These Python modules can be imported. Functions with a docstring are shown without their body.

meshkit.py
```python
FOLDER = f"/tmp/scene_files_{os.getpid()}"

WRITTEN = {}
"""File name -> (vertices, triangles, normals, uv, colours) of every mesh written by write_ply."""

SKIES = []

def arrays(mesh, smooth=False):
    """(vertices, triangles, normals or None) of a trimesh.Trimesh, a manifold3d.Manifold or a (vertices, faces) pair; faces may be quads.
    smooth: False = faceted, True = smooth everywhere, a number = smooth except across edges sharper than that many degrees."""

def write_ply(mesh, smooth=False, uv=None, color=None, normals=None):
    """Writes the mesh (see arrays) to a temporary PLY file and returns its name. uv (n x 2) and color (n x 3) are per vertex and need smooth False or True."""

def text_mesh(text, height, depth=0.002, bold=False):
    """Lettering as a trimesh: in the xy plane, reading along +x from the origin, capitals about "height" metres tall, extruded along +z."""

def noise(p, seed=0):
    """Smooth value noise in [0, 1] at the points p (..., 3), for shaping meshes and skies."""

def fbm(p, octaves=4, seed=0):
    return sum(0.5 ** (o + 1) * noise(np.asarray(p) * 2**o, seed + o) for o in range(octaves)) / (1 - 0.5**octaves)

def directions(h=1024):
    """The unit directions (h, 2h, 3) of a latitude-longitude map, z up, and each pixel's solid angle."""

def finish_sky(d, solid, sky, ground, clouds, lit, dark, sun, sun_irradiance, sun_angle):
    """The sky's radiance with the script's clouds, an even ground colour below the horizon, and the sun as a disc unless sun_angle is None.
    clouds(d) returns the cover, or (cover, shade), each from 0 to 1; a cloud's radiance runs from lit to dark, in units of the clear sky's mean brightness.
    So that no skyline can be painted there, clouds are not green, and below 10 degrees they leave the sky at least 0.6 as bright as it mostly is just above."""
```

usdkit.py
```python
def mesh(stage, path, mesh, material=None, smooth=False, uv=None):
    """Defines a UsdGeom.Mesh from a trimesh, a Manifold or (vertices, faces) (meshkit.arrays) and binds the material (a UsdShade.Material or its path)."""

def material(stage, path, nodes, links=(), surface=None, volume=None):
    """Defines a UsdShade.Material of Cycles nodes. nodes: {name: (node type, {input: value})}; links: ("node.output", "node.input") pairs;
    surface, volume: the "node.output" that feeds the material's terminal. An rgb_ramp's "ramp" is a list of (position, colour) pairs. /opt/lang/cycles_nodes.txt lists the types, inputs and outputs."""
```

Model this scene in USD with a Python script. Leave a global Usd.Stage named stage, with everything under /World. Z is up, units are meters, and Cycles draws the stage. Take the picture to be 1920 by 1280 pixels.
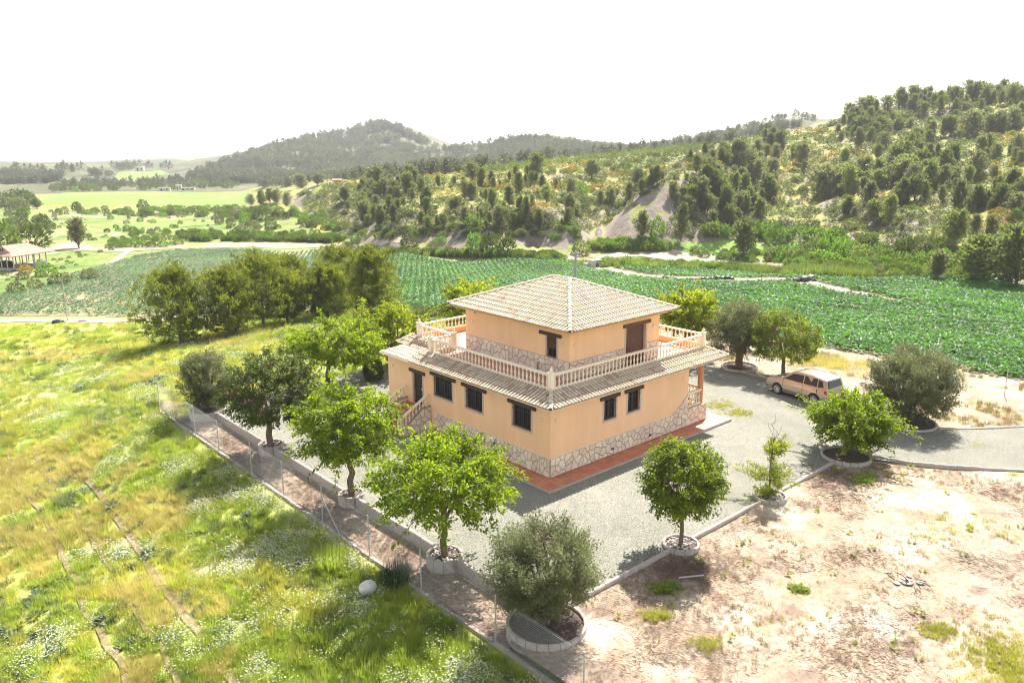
import math, random
import numpy as np, trimesh, shapely, usdkit, meshkit
from shapely.geometry import Polygon, LineString, Point, box as sbox
from shapely.ops import unary_union
from scipy.interpolate import RBFInterpolator, RegularGridInterpolator
from scipy.spatial import Delaunay
from pxr import Usd, UsdGeom, UsdLux, UsdShade, Gf, Sdf, Vt

stage = Usd.Stage.CreateInMemory()
UsdGeom.SetStageUpAxis(stage, 'Z')
UsdGeom.SetStageMetersPerUnit(stage, 1.0)
WORLD = UsdGeom.Xform.Define(stage, '/World')
UsdGeom.Scope.Define(stage, '/World/Looks')

# ---------------------------------------------------------------- camera
CAM = np.array([-24.474, -24.779, 15.327])
YAW, PITCH, ROLL, FPX = math.radians(41.758), math.radians(14.113), math.radians(-0.148), 1506.6
FW = np.array([math.sin(YAW) * math.cos(PITCH), math.cos(YAW) * math.cos(PITCH), -math.sin(PITCH)])
_r = np.array([math.cos(YAW), -math.sin(YAW), 0.0])
_u = np.cross(_r, FW)
RT = _r * math.cos(ROLL) + _u * math.sin(ROLL)
UP = -_r * math.sin(ROLL) + _u * math.cos(ROLL)
camera = UsdGeom.Camera.Define(stage, '/World/camera')
camera.AddTransformOp().Set(Gf.Matrix4d(*RT, 0, *UP, 0, *(-FW), 0, *CAM, 1))
camera.CreateHorizontalApertureAttr(36.0)
camera.CreateVerticalApertureAttr(24.0)
camera.CreateFocalLengthAttr(36.0 * FPX / 1920)
camera.CreateClippingRangeAttr(Gf.Vec2f(0.5, 60000))
camera.CreateFStopAttr(0.0)
EXPOSURE = 1.5
camera.CreateExposureAttr(EXPOSURE)

# ---------------------------------------------------------------- sky, sun
SUN_AZ, SUN_EL = math.radians(67.0), math.radians(50.0)
SKY_STRENGTH, SUN_I = 0.085, 1.15
HAZE = 0.00017
sky_mat = usdkit.material(stage, '/World/Looks/sky', {
    's': ('sky_texture', {'sky_type': 'single_scattering', 'sun_disc': False, 'sun_elevation': SUN_EL, 'sun_rotation': SUN_AZ,
                          'air_density': 1.0, 'aerosol_density': 2.0, 'ozone_density': 1.0, 'altitude': 300.0}),
    'c': ('texture_coordinate', {}), 'n': ('noise_texture', {'scale': 1.6, 'detail': 5.0, 'roughness': .55}), 'f': ('map_range', {'from_min': .2, 'from_max': .8, 'to_min': .45, 'to_max': .75}),
    'v': ('mix_color', {'b': (4.2, 4.25, 4.3), 'use_clamp': False}),
    'b': ('background_shader', {'strength': SKY_STRENGTH})}, [('c.generated', 'n.vector'), ('n.fac', 'f.value'), ('f.result', 'v.fac'), ('s.color', 'v.a'), ('v.result', 'b.color')], surface='b.background')
dome = UsdLux.DomeLight.Define(stage, '/World/sky')
UsdShade.MaterialBindingAPI.Apply(dome.GetPrim()).Bind(sky_mat)
dome.GetPrim().SetCustomDataByKey('kind', 'structure')
SUN_DIR = np.array([math.sin(SUN_AZ) * math.cos(SUN_EL), math.cos(SUN_AZ) * math.cos(SUN_EL), math.sin(SUN_EL)])
sun = UsdLux.DistantLight.Define(stage, '/World/sun')
sun.CreateIntensityAttr(SUN_I)
sun.CreateAngleAttr(0.53)
sun.CreateNormalizeAttr(True)
sun.CreateColorAttr(Gf.Vec3f(1.0, 0.95, 0.87))
_z = SUN_DIR
_x = np.cross([0, 0, 1.0], _z); _x /= np.linalg.norm(_x)
_y = np.cross(_z, _x)
sun.AddTransformOp().Set(Gf.Matrix4d(*_x, 0, *_y, 0, *_z, 0, 0, 0, 200, 1))

# ---------------------------------------------------------------- helpers
T_ = Sdf.ValueTypeNames
_names = {}
def numbered(parent, name):
    k = _names.get((parent, name), 0)
    _names[(parent, name)] = k + 1
    return f'{parent}/{name}' if k == 0 else f'{parent}/{name}_{k:03d}'
def tag(prim, label=None, cat=None, group=None, kind=None):
    p = prim.GetPrim() if hasattr(prim, 'GetPrim') else stage.GetPrimAtPath(prim)
    for k, v in (('label', label), ('category', cat), ('group', group), ('kind', kind)):
        if v:
            p.SetCustomDataByKey(k, v)
    return str(p.GetPath())
def obj(name, mesh, mat, parent='/World', smooth=False, label=None, cat=None, group=None, kind=None):
    path = numbered(parent, name)
    m = usdkit.mesh(stage, path, mesh, mat, smooth=smooth)
    tag(m, label, cat, group, kind)
    return path
def thing(name, label, cat, loc=(0, 0, 0), rotz=0.0, group=None, scale=None, parent='/World'):
    path = numbered(parent, name)
    x = UsdGeom.Xform.Define(stage, path)
    x.AddTranslateOp().Set(Gf.Vec3d(*map(float, loc)))
    if rotz:
        x.AddRotateZOp().Set(math.degrees(rotz))
    if scale is not None:
        x.AddScaleOp().Set(Gf.Vec3f(*((scale,) * 3 if np.isscalar(scale) else scale)))
    tag(x, label, cat, group)
    return path
def copy_of(proto, name, label, cat, loc, rotz=0.0, scale=None, group=None):
    path = thing(name, label, cat, loc, rotz, group, scale)
    p = stage.GetPrimAtPath(path)
    p.GetReferences().AddInternalReference(proto)
    p.SetInstanceable(True)
    return path
class MB:
    """collects pieces into one triangle mesh"""
    def __init__(s):
        s.v, s.f, s.n = [], [], 0
    def add(s, v, f):
        v, f = np.asarray(v, float), np.asarray(f, int)
        if f.shape[1] == 4:
            f = np.vstack([f[:, [0, 1, 2]], f[:, [0, 2, 3]]])
        s.v.append(v); s.f.append(f + s.n); s.n += len(v)
        return s
    def tm(s, m, T=None):
        v = np.asarray(m.vertices)
        if T is not None:
            v = trimesh.transform_points(v, T)
        return s.add(v, m.faces)
    def box(s, a, b):
        a, b = np.minimum(a, b), np.maximum(a, b)
        v = np.array([[x, y, z] for x in (a[0], b[0]) for y in (a[1], b[1]) for z in (a[2], b[2])], float)
        return s.add(v, [[0, 1, 3, 2], [4, 6, 7, 5], [0, 4, 5, 1], [2, 3, 7, 6], [0, 2, 6, 4], [1, 5, 7, 3]])
    def rod(s, a, b, r0, r1=None, n=6):
        r1 = r0 if r1 is None else r1
        a, b = np.asarray(a, float), np.asarray(b, float)
        t = (b - a) / (np.linalg.norm(b - a) + 1e-9)
        x = np.cross(t, [0, 0, 1.0] if abs(t[2]) < .9 else [1.0, 0, 0]); x /= np.linalg.norm(x)
        y = np.cross(t, x)
        an = np.arange(n) * 2 * math.pi / n
        c = np.cos(an)[:, None] * x + np.sin(an)[:, None] * y
        v = np.vstack([a + c * r0, b + c * r1, [a], [b]])
        f = []
        for i in range(n):
            j = (i + 1) % n
            f += [[i, j, n + j], [i, n + j, n + i], [j, i, 2 * n], [n + i, n + j, 2 * n + 1]]
        return s.add(v, f)
    def lathe(s, prof, c=(0, 0, 0), n=10):
        prof = np.asarray(prof, float)
        an = np.arange(n) * 2 * math.pi / n
        v = np.stack([prof[:, None, 0] * np.cos(an), prof[:, None, 0] * np.sin(an), np.repeat(prof[:, 1:2], n, 1)], -1).reshape(-1, 3) + np.asarray(c, float)
        f = [[i * n + j, i * n + (j + 1) % n, (i + 1) * n + (j + 1) % n, (i + 1) * n + j] for i in range(len(prof) - 1) for j in range(n)]
        return s.add(v, f)
    def mesh(s):
        return (np.vstack(s.v), np.vstack(s.f))
def smoothstep(a, b, x):
    t = np.clip((np.asarray(x, float) - a) / (b - a), 0, 1)
    return t * t * (3 - 2 * t)

_looks = {}
def mat_key(name, nodes, links, surface='p.BSDF', volume=None):
    if name not in _looks:
        _looks[name] = usdkit.material(stage, '/World/Looks/' + name, nodes, links, surface=surface, volume=volume)
    return _looks[name]
def plain(name, col, rough=0.7, var=0.12, scale=3.0, bump=0.0, bscale=40.0, metallic=0.0, spec=0.4):
    """a colour with faint mottling and relief"""
    c = np.array(col, float)
    nodes = {'g': ('geometry', {}), 'n': ('noise_texture', {'scale': scale, 'detail': 5.0, 'roughness': 0.6}),
             'r': ('rgb_ramp', {'ramp': [(0.25, tuple(c * (1 - var))), (0.75, tuple(np.minimum(c * (1 + var), .95)))]}),
             'p': ('principled_bsdf', {'roughness': rough, 'metallic': metallic, 'specular_ior_level': spec})}
    links = [('g.position', 'n.vector'), ('n.fac', 'r.fac'), ('r.color', 'p.base_color')]
    if bump:
        nodes['bn'] = ('noise_texture', {'scale': bscale, 'detail': 4.0})
        nodes['b'] = ('bump', {'strength': bump, 'distance': 0.02})
        links += [('g.position', 'bn.vector'), ('bn.fac', 'b.height'), ('b.normal', 'p.normal')]
    return mat_key(name, nodes, links)

# ---------------------------------------------------------------- rays of the photograph onto the land
def ray(px, py):
    return FW + RT * (px - 960) / FPX - UP * (py - 640) / FPX
def at_z(px, py, z):
    d = ray(px, py)
    return CAM + d * ((z - CAM[2]) / d[2])
def at_r(px, py, r):
    d = ray(px, py)
    return CAM + d * (r / np.hypot(d[0], d[1]))

# ---------------------------------------------------------------- the land: measured points (column, row, 'z' height or 'r' distance)
CP = []
def cp(*rows):
    for px, py, k, v in rows:
        CP.append(at_z(px, py, v) if k == 'z' else at_r(px, py, v))
def cpw(*rows):
    CP.extend(np.array(r, float) for r in rows)
cp((0, 1280, 'z', -1.6), (300, 1280, 'z', -1.1), (700, 1280, 'z', -.9), (0, 1000, 'z', -2.2), (300, 1000, 'z', -1.3), (150, 850, 'z', -2.3),
   (0, 800, 'z', -3.2), (300, 720, 'z', -1.8), (-500, 1000, 'z', -3.5), (-500, 700, 'z', -5), (0, 650, 'z', -4.6), (200, 640, 'z', -4.2), (330, 640, 'z', -3.2), (450, 640, 'z', -2.4), (640, 610, 'z', -2.6),
   (0, 601, 'z', -5.2), (150, 601, 'z', -5.2), (300, 599, 'z', -5.0), (0, 560, 'z', -5.8), (200, 540, 'z', -6.0), (60, 520, 'z', -6.6), (300, 500, 'z', -6.6), (480, 480, 'z', -6.7), (-400, 560, 'z', -6.5),
   (560, 520, 'z', -5.5), (760, 560, 'z', -4.2), (760, 478, 'z', -6.5), (900, 540, 'z', -4.4), (1000, 540, 'z', -4.2), (1000, 479, 'z', -6.3), (1180, 560, 'z', -3.0), (1200, 500, 'z', -5.5), (1200, 480, 'z', -6.2),
   (1400, 640, 'z', -1.0), (1550, 660, 'z', -.9), (1900, 718, 'z', -.8), (1700, 640, 'z', -1.4), (1900, 640, 'z', -1.3), (1500, 580, 'z', -2.4), (1900, 570, 'z', -2.3), (1700, 560, 'z', -2.7), (1500, 518, 'z', -4.4), (1700, 532, 'z', -3.4), (1920, 536, 'z', -3.0), (2300, 560, 'z', -2), (2300, 700, 'z', -.5), (2300, 900, 'z', -.3))
# river bed and its banks
cp((0, 470, 'z', -8.0), (200, 465, 'z', -8.0), (400, 458, 'z', -8.2), (620, 460, 'z', -7.8), (800, 466, 'z', -7.4), (1000, 467, 'z', -7.2), (1200, 473, 'z', -6.9), (1350, 470, 'z', -6.6), (1500, 480, 'z', -5.6), (1700, 490, 'z', -4.8), (1900, 500, 'z', -3.8), (1500, 455, 'z', -6.2), (1650, 470, 'z', -5.2), (2300, 480, 'z', -2.5))
# valley to the left and the plain
cp((-400, 470, 'z', -9), (0, 430, 'z', -10), (200, 430, 'z', -10), (400, 430, 'z', -10), (0, 395, 'z', -12), (200, 390, 'z', -13), (420, 395, 'z', -12), (-400, 390, 'z', -13), (80, 385, 'z', -13.5), (300, 385, 'z', -13.5), (460, 383, 'z', -13.5),
   (80, 362, 'z', -16), (300, 359, 'z', -16.5), (470, 362, 'z', -16.5), (0, 345, 'z', -19), (200, 343, 'z', -19), (420, 345, 'z', -19), (0, 322, 'r', 900), (200, 322, 'r', 900), (-400, 330, 'r', 800), (330, 325, 'r', 1000),
   (0, 304, 'r', 2000), (200, 305, 'r', 2000), (-400, 305, 'r', 2000), (330, 305, 'r', 2200),
   (0, 290, 'r', 5200), (60, 286, 'r', 5600), (150, 288, 'r', 5800), (260, 290, 'r', 5200), (360, 291, 'r', 3600), (300, 297, 'r', 3600), (420, 300, 'r', 3800), (450, 302, 'r', 2600), (520, 298, 'r', 4500), (620, 297, 'r', 5200), (450, 295, 'r', 6000), (250, 303, 'r', 2600), (380, 308, 'r', 1700), (250, 308, 'r', 1500), (-400, 289, 'r', 5500))
cpw(*[(CAM[0] + r * math.sin(a), CAM[1] + r * math.cos(a), z) for r, z in ((9500, -170), (4200, -75)) for a in np.radians([-20, 0, 9, 17, 30, 42, 55, 70, 90])])
# the hills across the river
cp((620, 447, 'r', 193), (620, 405, 'r', 232), (628, 345, 'r', 288), (632, 341, 'r', 318), (560, 400, 'r', 255), (575, 362, 'r', 315), (540, 430, 'r', 216), (500, 400, 'r', 270), (490, 380, 'r', 340),
   (700, 456, 'r', 180), (700, 436, 'r', 183.5), (750, 455, 'r', 176), (750, 432, 'r', 179), (750, 385, 'r', 212), (750, 348, 'r', 252), (760, 333, 'r', 280), (760, 330, 'r', 330), (690, 350, 'r', 265), (690, 338, 'r', 300),
   (870, 458, 'r', 170), (870, 430, 'r', 173.5), (870, 385, 'r', 203), (880, 345, 'r', 240), (890, 325, 'r', 280), (890, 318, 'r', 340),
   (1000, 462, 'r', 166), (1000, 428, 'r', 171.5), (1000, 385, 'r', 198), (1000, 340, 'r', 235), (1000, 316, 'r', 275), (1000, 306, 'r', 330), (1000, 302, 'r', 390),
   (1080, 462, 'r', 165), (1080, 430, 'r', 170.5), (1085, 395, 'r', 196), (1070, 345, 'r', 240), (1100, 305, 'r', 290), (1100, 297, 'r', 350), (1100, 293, 'r', 420),
   (1130, 452, 'r', 170), (1132, 425, 'r', 190), (1160, 382, 'r', 218), (1200, 350, 'r', 240), (1250, 318, 'r', 262), (1180, 398, 'r', 176), (1230, 360, 'r', 184), (1285, 312, 'r', 205), (1335, 282, 'r', 240), (1210, 452, 'r', 168), (1180, 452, 'r', 168),
   (1200, 292, 'r', 310), (1200, 285, 'r', 400), (1330, 274, 'r', 330), (1340, 270, 'r', 400),
   (1300, 452, 'r', 172), (1300, 400, 'r', 181), (1330, 350, 'r', 200), (1400, 440, 'r', 180), (1400, 395, 'r', 203), (1400, 340, 'r', 235), (1400, 295, 'r', 270), (1420, 258, 'r', 305), (1440, 250, 'r', 350),
   (1500, 432, 'r', 186), (1500, 395, 'r', 210), (1500, 350, 'r', 238), (1500, 300, 'r', 275), (1500, 258, 'r', 318), (1535, 238, 'r', 350), (1540, 236, 'r', 390),
   (1600, 445, 'r', 170), (1600, 400, 'r', 196), (1600, 330, 'r', 240), (1600, 270, 'r', 295), (1600, 215, 'r', 355), (1620, 208, 'r', 390), (1700, 455, 'r', 157), (1700, 400, 'r', 186), (1700, 330, 'r', 232), (1700, 270, 'r', 288), (1700, 210, 'r', 345), (1710, 192, 'r', 380),
   (1820, 465, 'r', 145), (1820, 400, 'r', 174), (1820, 320, 'r', 228), (1820, 240, 'r', 300), (1820, 185, 'r', 360), (1920, 470, 'r', 136), (1920, 400, 'r', 165), (1920, 300, 'r', 232), (1920, 225, 'r', 305), (1920, 172, 'r', 360), (1920, 172, 'r', 400),
   (2300, 420, 'r', 160), (2300, 300, 'r', 230), (2300, 160, 'r', 350), (2300, 160, 'r', 400))
# hollows behind them, then the wooded hills
cp((620, 338, 'r', 440), (760, 340, 'r', 430), (890, 336, 'r', 450), (1000, 320, 'r', 500), (1100, 315, 'r', 520), (1200, 305, 'r', 520), (1340, 295, 'r', 500), (1500, 270, 'r', 480), (1650, 240, 'r', 500), (1800, 230, 'r', 500), (1920, 220, 'r', 500), (500, 346, 'r', 560), (2300, 240, 'r', 500),
   (350, 333, 'r', 800), (420, 331, 'r', 780), (560, 334, 'r', 700), (700, 333, 'r', 640), (850, 328, 'r', 640), (1000, 315, 'r', 640), (1150, 300, 'r', 620),
   (400, 316, 'r', 960), (440, 300, 'r', 1040), (500, 282, 'r', 1120), (560, 264, 'r', 1160), (620, 262, 'r', 1200), (660, 249, 'r', 1220), (705, 236, 'r', 1220), (745, 240, 'r', 1200), (790, 265, 'r', 1160), (830, 282, 'r', 1120), (560, 310, 'r', 900), (700, 300, 'r', 950), (700, 270, 'r', 1080), (620, 300, 'r', 940), (800, 300, 'r', 920),
   (870, 284, 'r', 980), (930, 268, 'r', 940), (985, 258, 'r', 920), (1020, 256, 'r', 920), (1060, 266, 'r', 900), (1110, 276, 'r', 860), (1200, 278, 'r', 820), (1290, 264, 'r', 780), (1370, 246, 'r', 740), (1430, 230, 'r', 700), (1490, 219, 'r', 690), (1540, 226, 'r', 690), (1700, 215, 'r', 690), (1000, 290, 'r', 780),
   (705, 262, 'r', 1700), (560, 285, 'r', 1700), (830, 290, 'r', 1700), (1010, 285, 'r', 1400), (1200, 285, 'r', 1300), (1490, 262, 'r', 1100), (1800, 262, 'r', 1100), (350, 300, 'r', 1700),
   (850, 279, 'r', 2500), (905, 268, 'r', 2500), (950, 275, 'r', 2600), (1140, 267, 'r', 1900), (1090, 277, 'r', 1900), (1190, 277, 'r', 1900), (700, 290, 'r', 2600))
# all round, so that the sheet stays calm where the photograph does not look
cpw(*[(CAM[0] + r * math.sin(YAW + a), CAM[1] + r * math.cos(YAW + a), z) for a in (-math.pi * .98, -2.4, -1.7, -1.15, 1.2, 1.7, 2.4, math.pi * .98) for r, z in ((14, -1.2), (60, -2.5), (200, -5.0), (900, -10.0), (4000, -60.0), (9500, -170))])
cpw(*[(CAM[0] + 13 * math.sin(YAW + a), CAM[1] + 13 * math.cos(YAW + a), z) for a, z in ((-.6, -1.5), (0, -1.0), (.5, -.6))])
cpw((10, -40, -.6), (32, -24, -.6), (30, 26, -.9), (20, 26, -.8), (8, 26, -.8), (-9.7, -8, -.75), (-9.7, 5, -.75), (-9.7, 18, -.75), (-9.0, 26, -.9), (-13, 5, -1.0), (-13, 18, -1.2), (-13, -8, -.9), (3, 40, -1.8), (18, 38, -1.6))
CP = np.array(CP)
def polar(x, y):
    dx, dy = np.asarray(x, float) - CAM[0], np.asarray(y, float) - CAM[1]
    r = np.hypot(dx, dy)
    az = (np.arctan2(dx, dy) - YAW + math.pi) % (2 * math.pi) - math.pi
    return az, np.maximum(r, 8.0)
_az, _rr = polar(CP[:, 0], CP[:, 1])
RBF = RBFInterpolator(np.stack([_az * 2.2, np.log(_rr)], 1), (CP[:, 2] + .6) / _rr, kernel='thin_plate_spline', smoothing=2e-6)
AZG = np.unique(np.concatenate([np.linspace(-math.pi, -.62, 60), np.linspace(-.62, .62, 560), np.linspace(.62, math.pi, 60)]))
LRG = np.linspace(math.log(8), math.log(9400), 460)
_A, _L = np.meshgrid(AZG, LRG, indexing='ij')
_h = RBF(np.stack([_A.ravel() * 2.2, _L.ravel()], 1)).reshape(_A.shape) * np.exp(_L) - .6
_gx, _gy = CAM[0] + np.exp(_L) * np.sin(YAW + _A), CAM[1] + np.exp(_L) * np.cos(YAW + _A)
def ridged(p, octs, seed):
    return sum(.5 ** o * (1 - 2 * np.abs(meshkit.noise(p * 2 ** o, seed + o) - .5) * 1.0) for o in range(octs)) / 2
_er = np.exp(_L)
_p2 = np.stack([_gx, _gy, np.zeros_like(_gx)], -1)
_slope = np.hypot(np.gradient(_h, axis=1) / np.gradient(_er, axis=1), np.gradient(_h, axis=0) / (np.gradient(_A, axis=0) * _er))
_hill = smoothstep(.05, .22, _slope) * smoothstep(150, 185, _er)
_far = smoothstep(500, 800, _er)
_h = _h + _hill * ((meshkit.fbm(_p2 / 9, 4, 3) - .5) * 3.4 + (ridged(_p2 / 26, 3, 11) - .8) * 4.5) * (1 - _far) + _far * (meshkit.fbm(_p2 / 130, 5, 7) - .5) * 16 * smoothstep(.02, .1, _slope + .02)
_h = _h + (meshkit.fbm(_p2 / 5, 3, 5) - .5) * .35 * smoothstep(8, 30, _er) * (1 - smoothstep(100, 160, _er)) * (1 - _hill) * (1 - _far)
PAD = (-9.75, -60, 31, 25)
def pad_dist(x, y):
    return np.hypot(np.maximum(np.maximum(PAD[0] - x, x - PAD[2]), 0), np.maximum(np.maximum(PAD[1] - y, y - PAD[3]), 0))
_w = smoothstep(0, 7, pad_dist(_gx, _gy))
_h = _h * _w + (1 - _w) * -.62
_HI = RegularGridInterpolator((AZG, LRG), _h, bounds_error=False, fill_value=None)
def ground(x, y):
    az, r = polar(x, y)
    return _HI(np.stack([az, np.log(r)], -1))
def on_ground(px, py):
    """where a ray of the photograph first meets the land"""
    d = ray(px, py); d = d / np.hypot(d[0], d[1])
    r = np.exp(np.linspace(math.log(14), math.log(9000), 900))
    p = CAM + d * r[:, None]
    g = p[:, 2] - ground(p[:, 0], p[:, 1])
    k = np.argmax(g < 0) if (g < 0).any() else len(r) - 1
    k = max(k, 1)
    t = g[k - 1] / (g[k - 1] - g[k] + 1e-9) if g[k] < 0 else 0
    return p[k - 1] + (p[k] - p[k - 1]) * np.clip(t, 0, 1)
def poly_px(pts):
    return Polygon([on_ground(*p)[:2] for p in pts]).buffer(0)
# ---------------------------------------------------------------- materials of the land
def blend_ground(name, cols, scale, fine, rough=.95, bump=.6, bdist=.06, fine_amt=.35, slope=None, patches=None):
    """cols: three colours mixed by a broad noise, broken by a fine one; slope: bare colour where it is steep; patches: (colour, scale, threshold) spots"""
    n = {'g': ('geometry', {}), 'a': ('noise_texture', {'scale': scale, 'detail': 6.0, 'roughness': .62, 'distortion': .6}),
         'f': ('noise_texture', {'scale': fine, 'detail': 5.0, 'roughness': .7}),
         'r': ('rgb_ramp', {'ramp': [(.28, cols[0]), (.5, cols[1]), (.7, cols[2])]}),
         'fr': ('rgb_ramp', {'ramp': [(.3, (1 - fine_amt,) * 3), (.7, (1 + fine_amt,) * 3)]}),
         'm': ('mix_color', {'blend_type': 'multiply', 'fac': 1.0, 'use_clamp': False}),
         'p': ('principled_bsdf', {'roughness': rough, 'specular_ior_level': .15}), 'b': ('bump', {'strength': bump, 'distance': bdist})}
    l = [('g.position', 'a.vector'), ('g.position', 'f.vector'), ('a.fac', 'r.fac'), ('f.fac', 'fr.fac'), ('r.color', 'm.a'), ('fr.color', 'm.b'),
         ('f.fac', 'b.height'), ('b.normal', 'p.normal')]
    out = 'm.result'
    for i, (c, sc, th) in enumerate(patches or ()):
        n[f'pn{i}'] = ('noise_texture', {'scale': sc, 'detail': 5.0, 'roughness': .65, 'distortion': .3})
        n[f'pm{i}'] = ('mapping', {'location': (17.0 * i + 3, 9.0 * i, 0)})
        n[f'pr{i}'] = ('map_range', {'from_min': th - .035, 'from_max': th + .05, 'clamp': True})
        n[f'px{i}'] = ('mix_color', {'b': c})
        l += [('g.position', f'pm{i}.vector'), (f'pm{i}.vector', f'pn{i}.vector'), (f'pn{i}.fac', f'pr{i}.value'), (f'pr{i}.result', f'px{i}.fac'), (out, f'px{i}.a')]
        out = f'px{i}.result'
    if slope is not None:
        n |= {'sx': ('separate_xyz', {}), 'sn': ('noise_texture', {'scale': .12, 'detail': 5.0}), 'sa': ('math', {'math_type': 'multiply_add', 'value2': .30, 'value3': -.15}),
              'sb': ('math', {'math_type': 'add'}), 'sr': ('map_range', {'from_min': .95, 'from_max': .87, 'clamp': True}), 'sm': ('mix_color', {}),
              'st': ('noise_texture', {'scale': .5, 'detail': 6.0, 'roughness': .7}), 'sc': ('rgb_ramp', {'ramp': [(.3, tuple(np.array(slope) * .62)), (.5, slope), (.7, tuple(np.minimum(np.array(slope) * 1.25, .9)))]})}
        l += [('g.true_normal', 'sx.vector'), ('g.position', 'sn.vector'), ('sn.fac', 'sa.value1'), ('sx.z', 'sb.value1'), ('sa.value', 'sb.value2'), ('sb.value', 'sr.value'),
              ('sr.result', 'sm.fac'), (out, 'sm.a'), ('g.position', 'st.vector'), ('st.fac', 'sc.fac'), ('sc.color', 'sm.b')]
        out = 'sm.result'
    l.append((out, 'p.base_color'))
    return mat_key(name, n, l)

MEADOW = blend_ground('meadow_ground', [(.22, .28, .05), (.33, .36, .085), (.43, .39, .15)], .09, 3.0, patches=[((.42, .33, .15), .13, .62)])
HILLM = blend_ground('hill_ground', [(.14, .17, .045), (.25, .25, .08), (.37, .31, .14)], .035, .8, bump=.8, bdist=.4, slope=(.25, .21, .175), patches=[((.45, .37, .05), .045, .61), ((.15, .22, .05), .06, .60)])
VALLEY = blend_ground('valley_ground', [(.11, .17, .04), (.19, .235, .065), (.32, .29, .14)], .045, 1.1, bump=.6, bdist=.2, fine_amt=.45, patches=[((.35, .29, .19), .05, .57), ((.10, .17, .04), .07, .58), ((.26, .30, .06), .03, .62)])
FARM = blend_ground('far_ground', [(.06, .075, .045), (.11, .115, .06), (.22, .19, .12)], .012, .15, bump=.3, bdist=.5, slope=(.26, .22, .18))
GRAVEL = blend_ground('gravel', [(.17, .17, .138), (.21, .205, .168), (.25, .24, .20)], .25, 17.0, bump=.45, bdist=.03, fine_amt=.8, patches=[((.225, .24, .12), .5, .66), ((.30, .25, .185), .35, .65), ((.15, .15, .125), .18, .66)])
BARE = blend_ground('bare_soil', [(.245, .175, .12), (.34, .26, .185), (.41, .335, .255)], .5, 6.0, bump=.5, bdist=.04, fine_amt=.32, patches=[((.45, .39, .31), .28, .57), ((.23, .165, .13), .6, .60), ((.29, .265, .13), .8, .68)])
STRIP = blend_ground('litter_soil', [(.24, .165, .125), (.345, .25, .185), (.42, .325, .245)], .6, 9.0, bump=.6, bdist=.05, fine_amt=.45)
ROADM = blend_ground('road_dust', [(.28, .225, .17), (.345, .285, .22), (.40, .345, .275)], .3, 4.0, bump=.3, bdist=.03, fine_amt=.22)
SAND = blend_ground('river_sand', [(.27, .215, .16), (.36, .30, .23), (.41, .35, .28)], .06, 1.2, bump=.3, bdist=.1, patches=[((.20, .21, .07), .09, .58)])
FURROW = blend_ground('furrow_soil', [(.17, .14, .07), (.25, .20, .10), (.33, .27, .15)], .8, 6.0, bump=.6, bdist=.05)
FIELD = blend_ground('field_soil', [(.22, .20, .10), (.30, .26, .15), (.38, .32, .20)], .08, 2.5, bump=.6, bdist=.08)
GREENF = blend_ground('young_crop', [(.14, .24, .045), (.18, .285, .06), (.23, .32, .09)], .03, .6, bump=.3, bdist=.1, fine_amt=.25)

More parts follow.
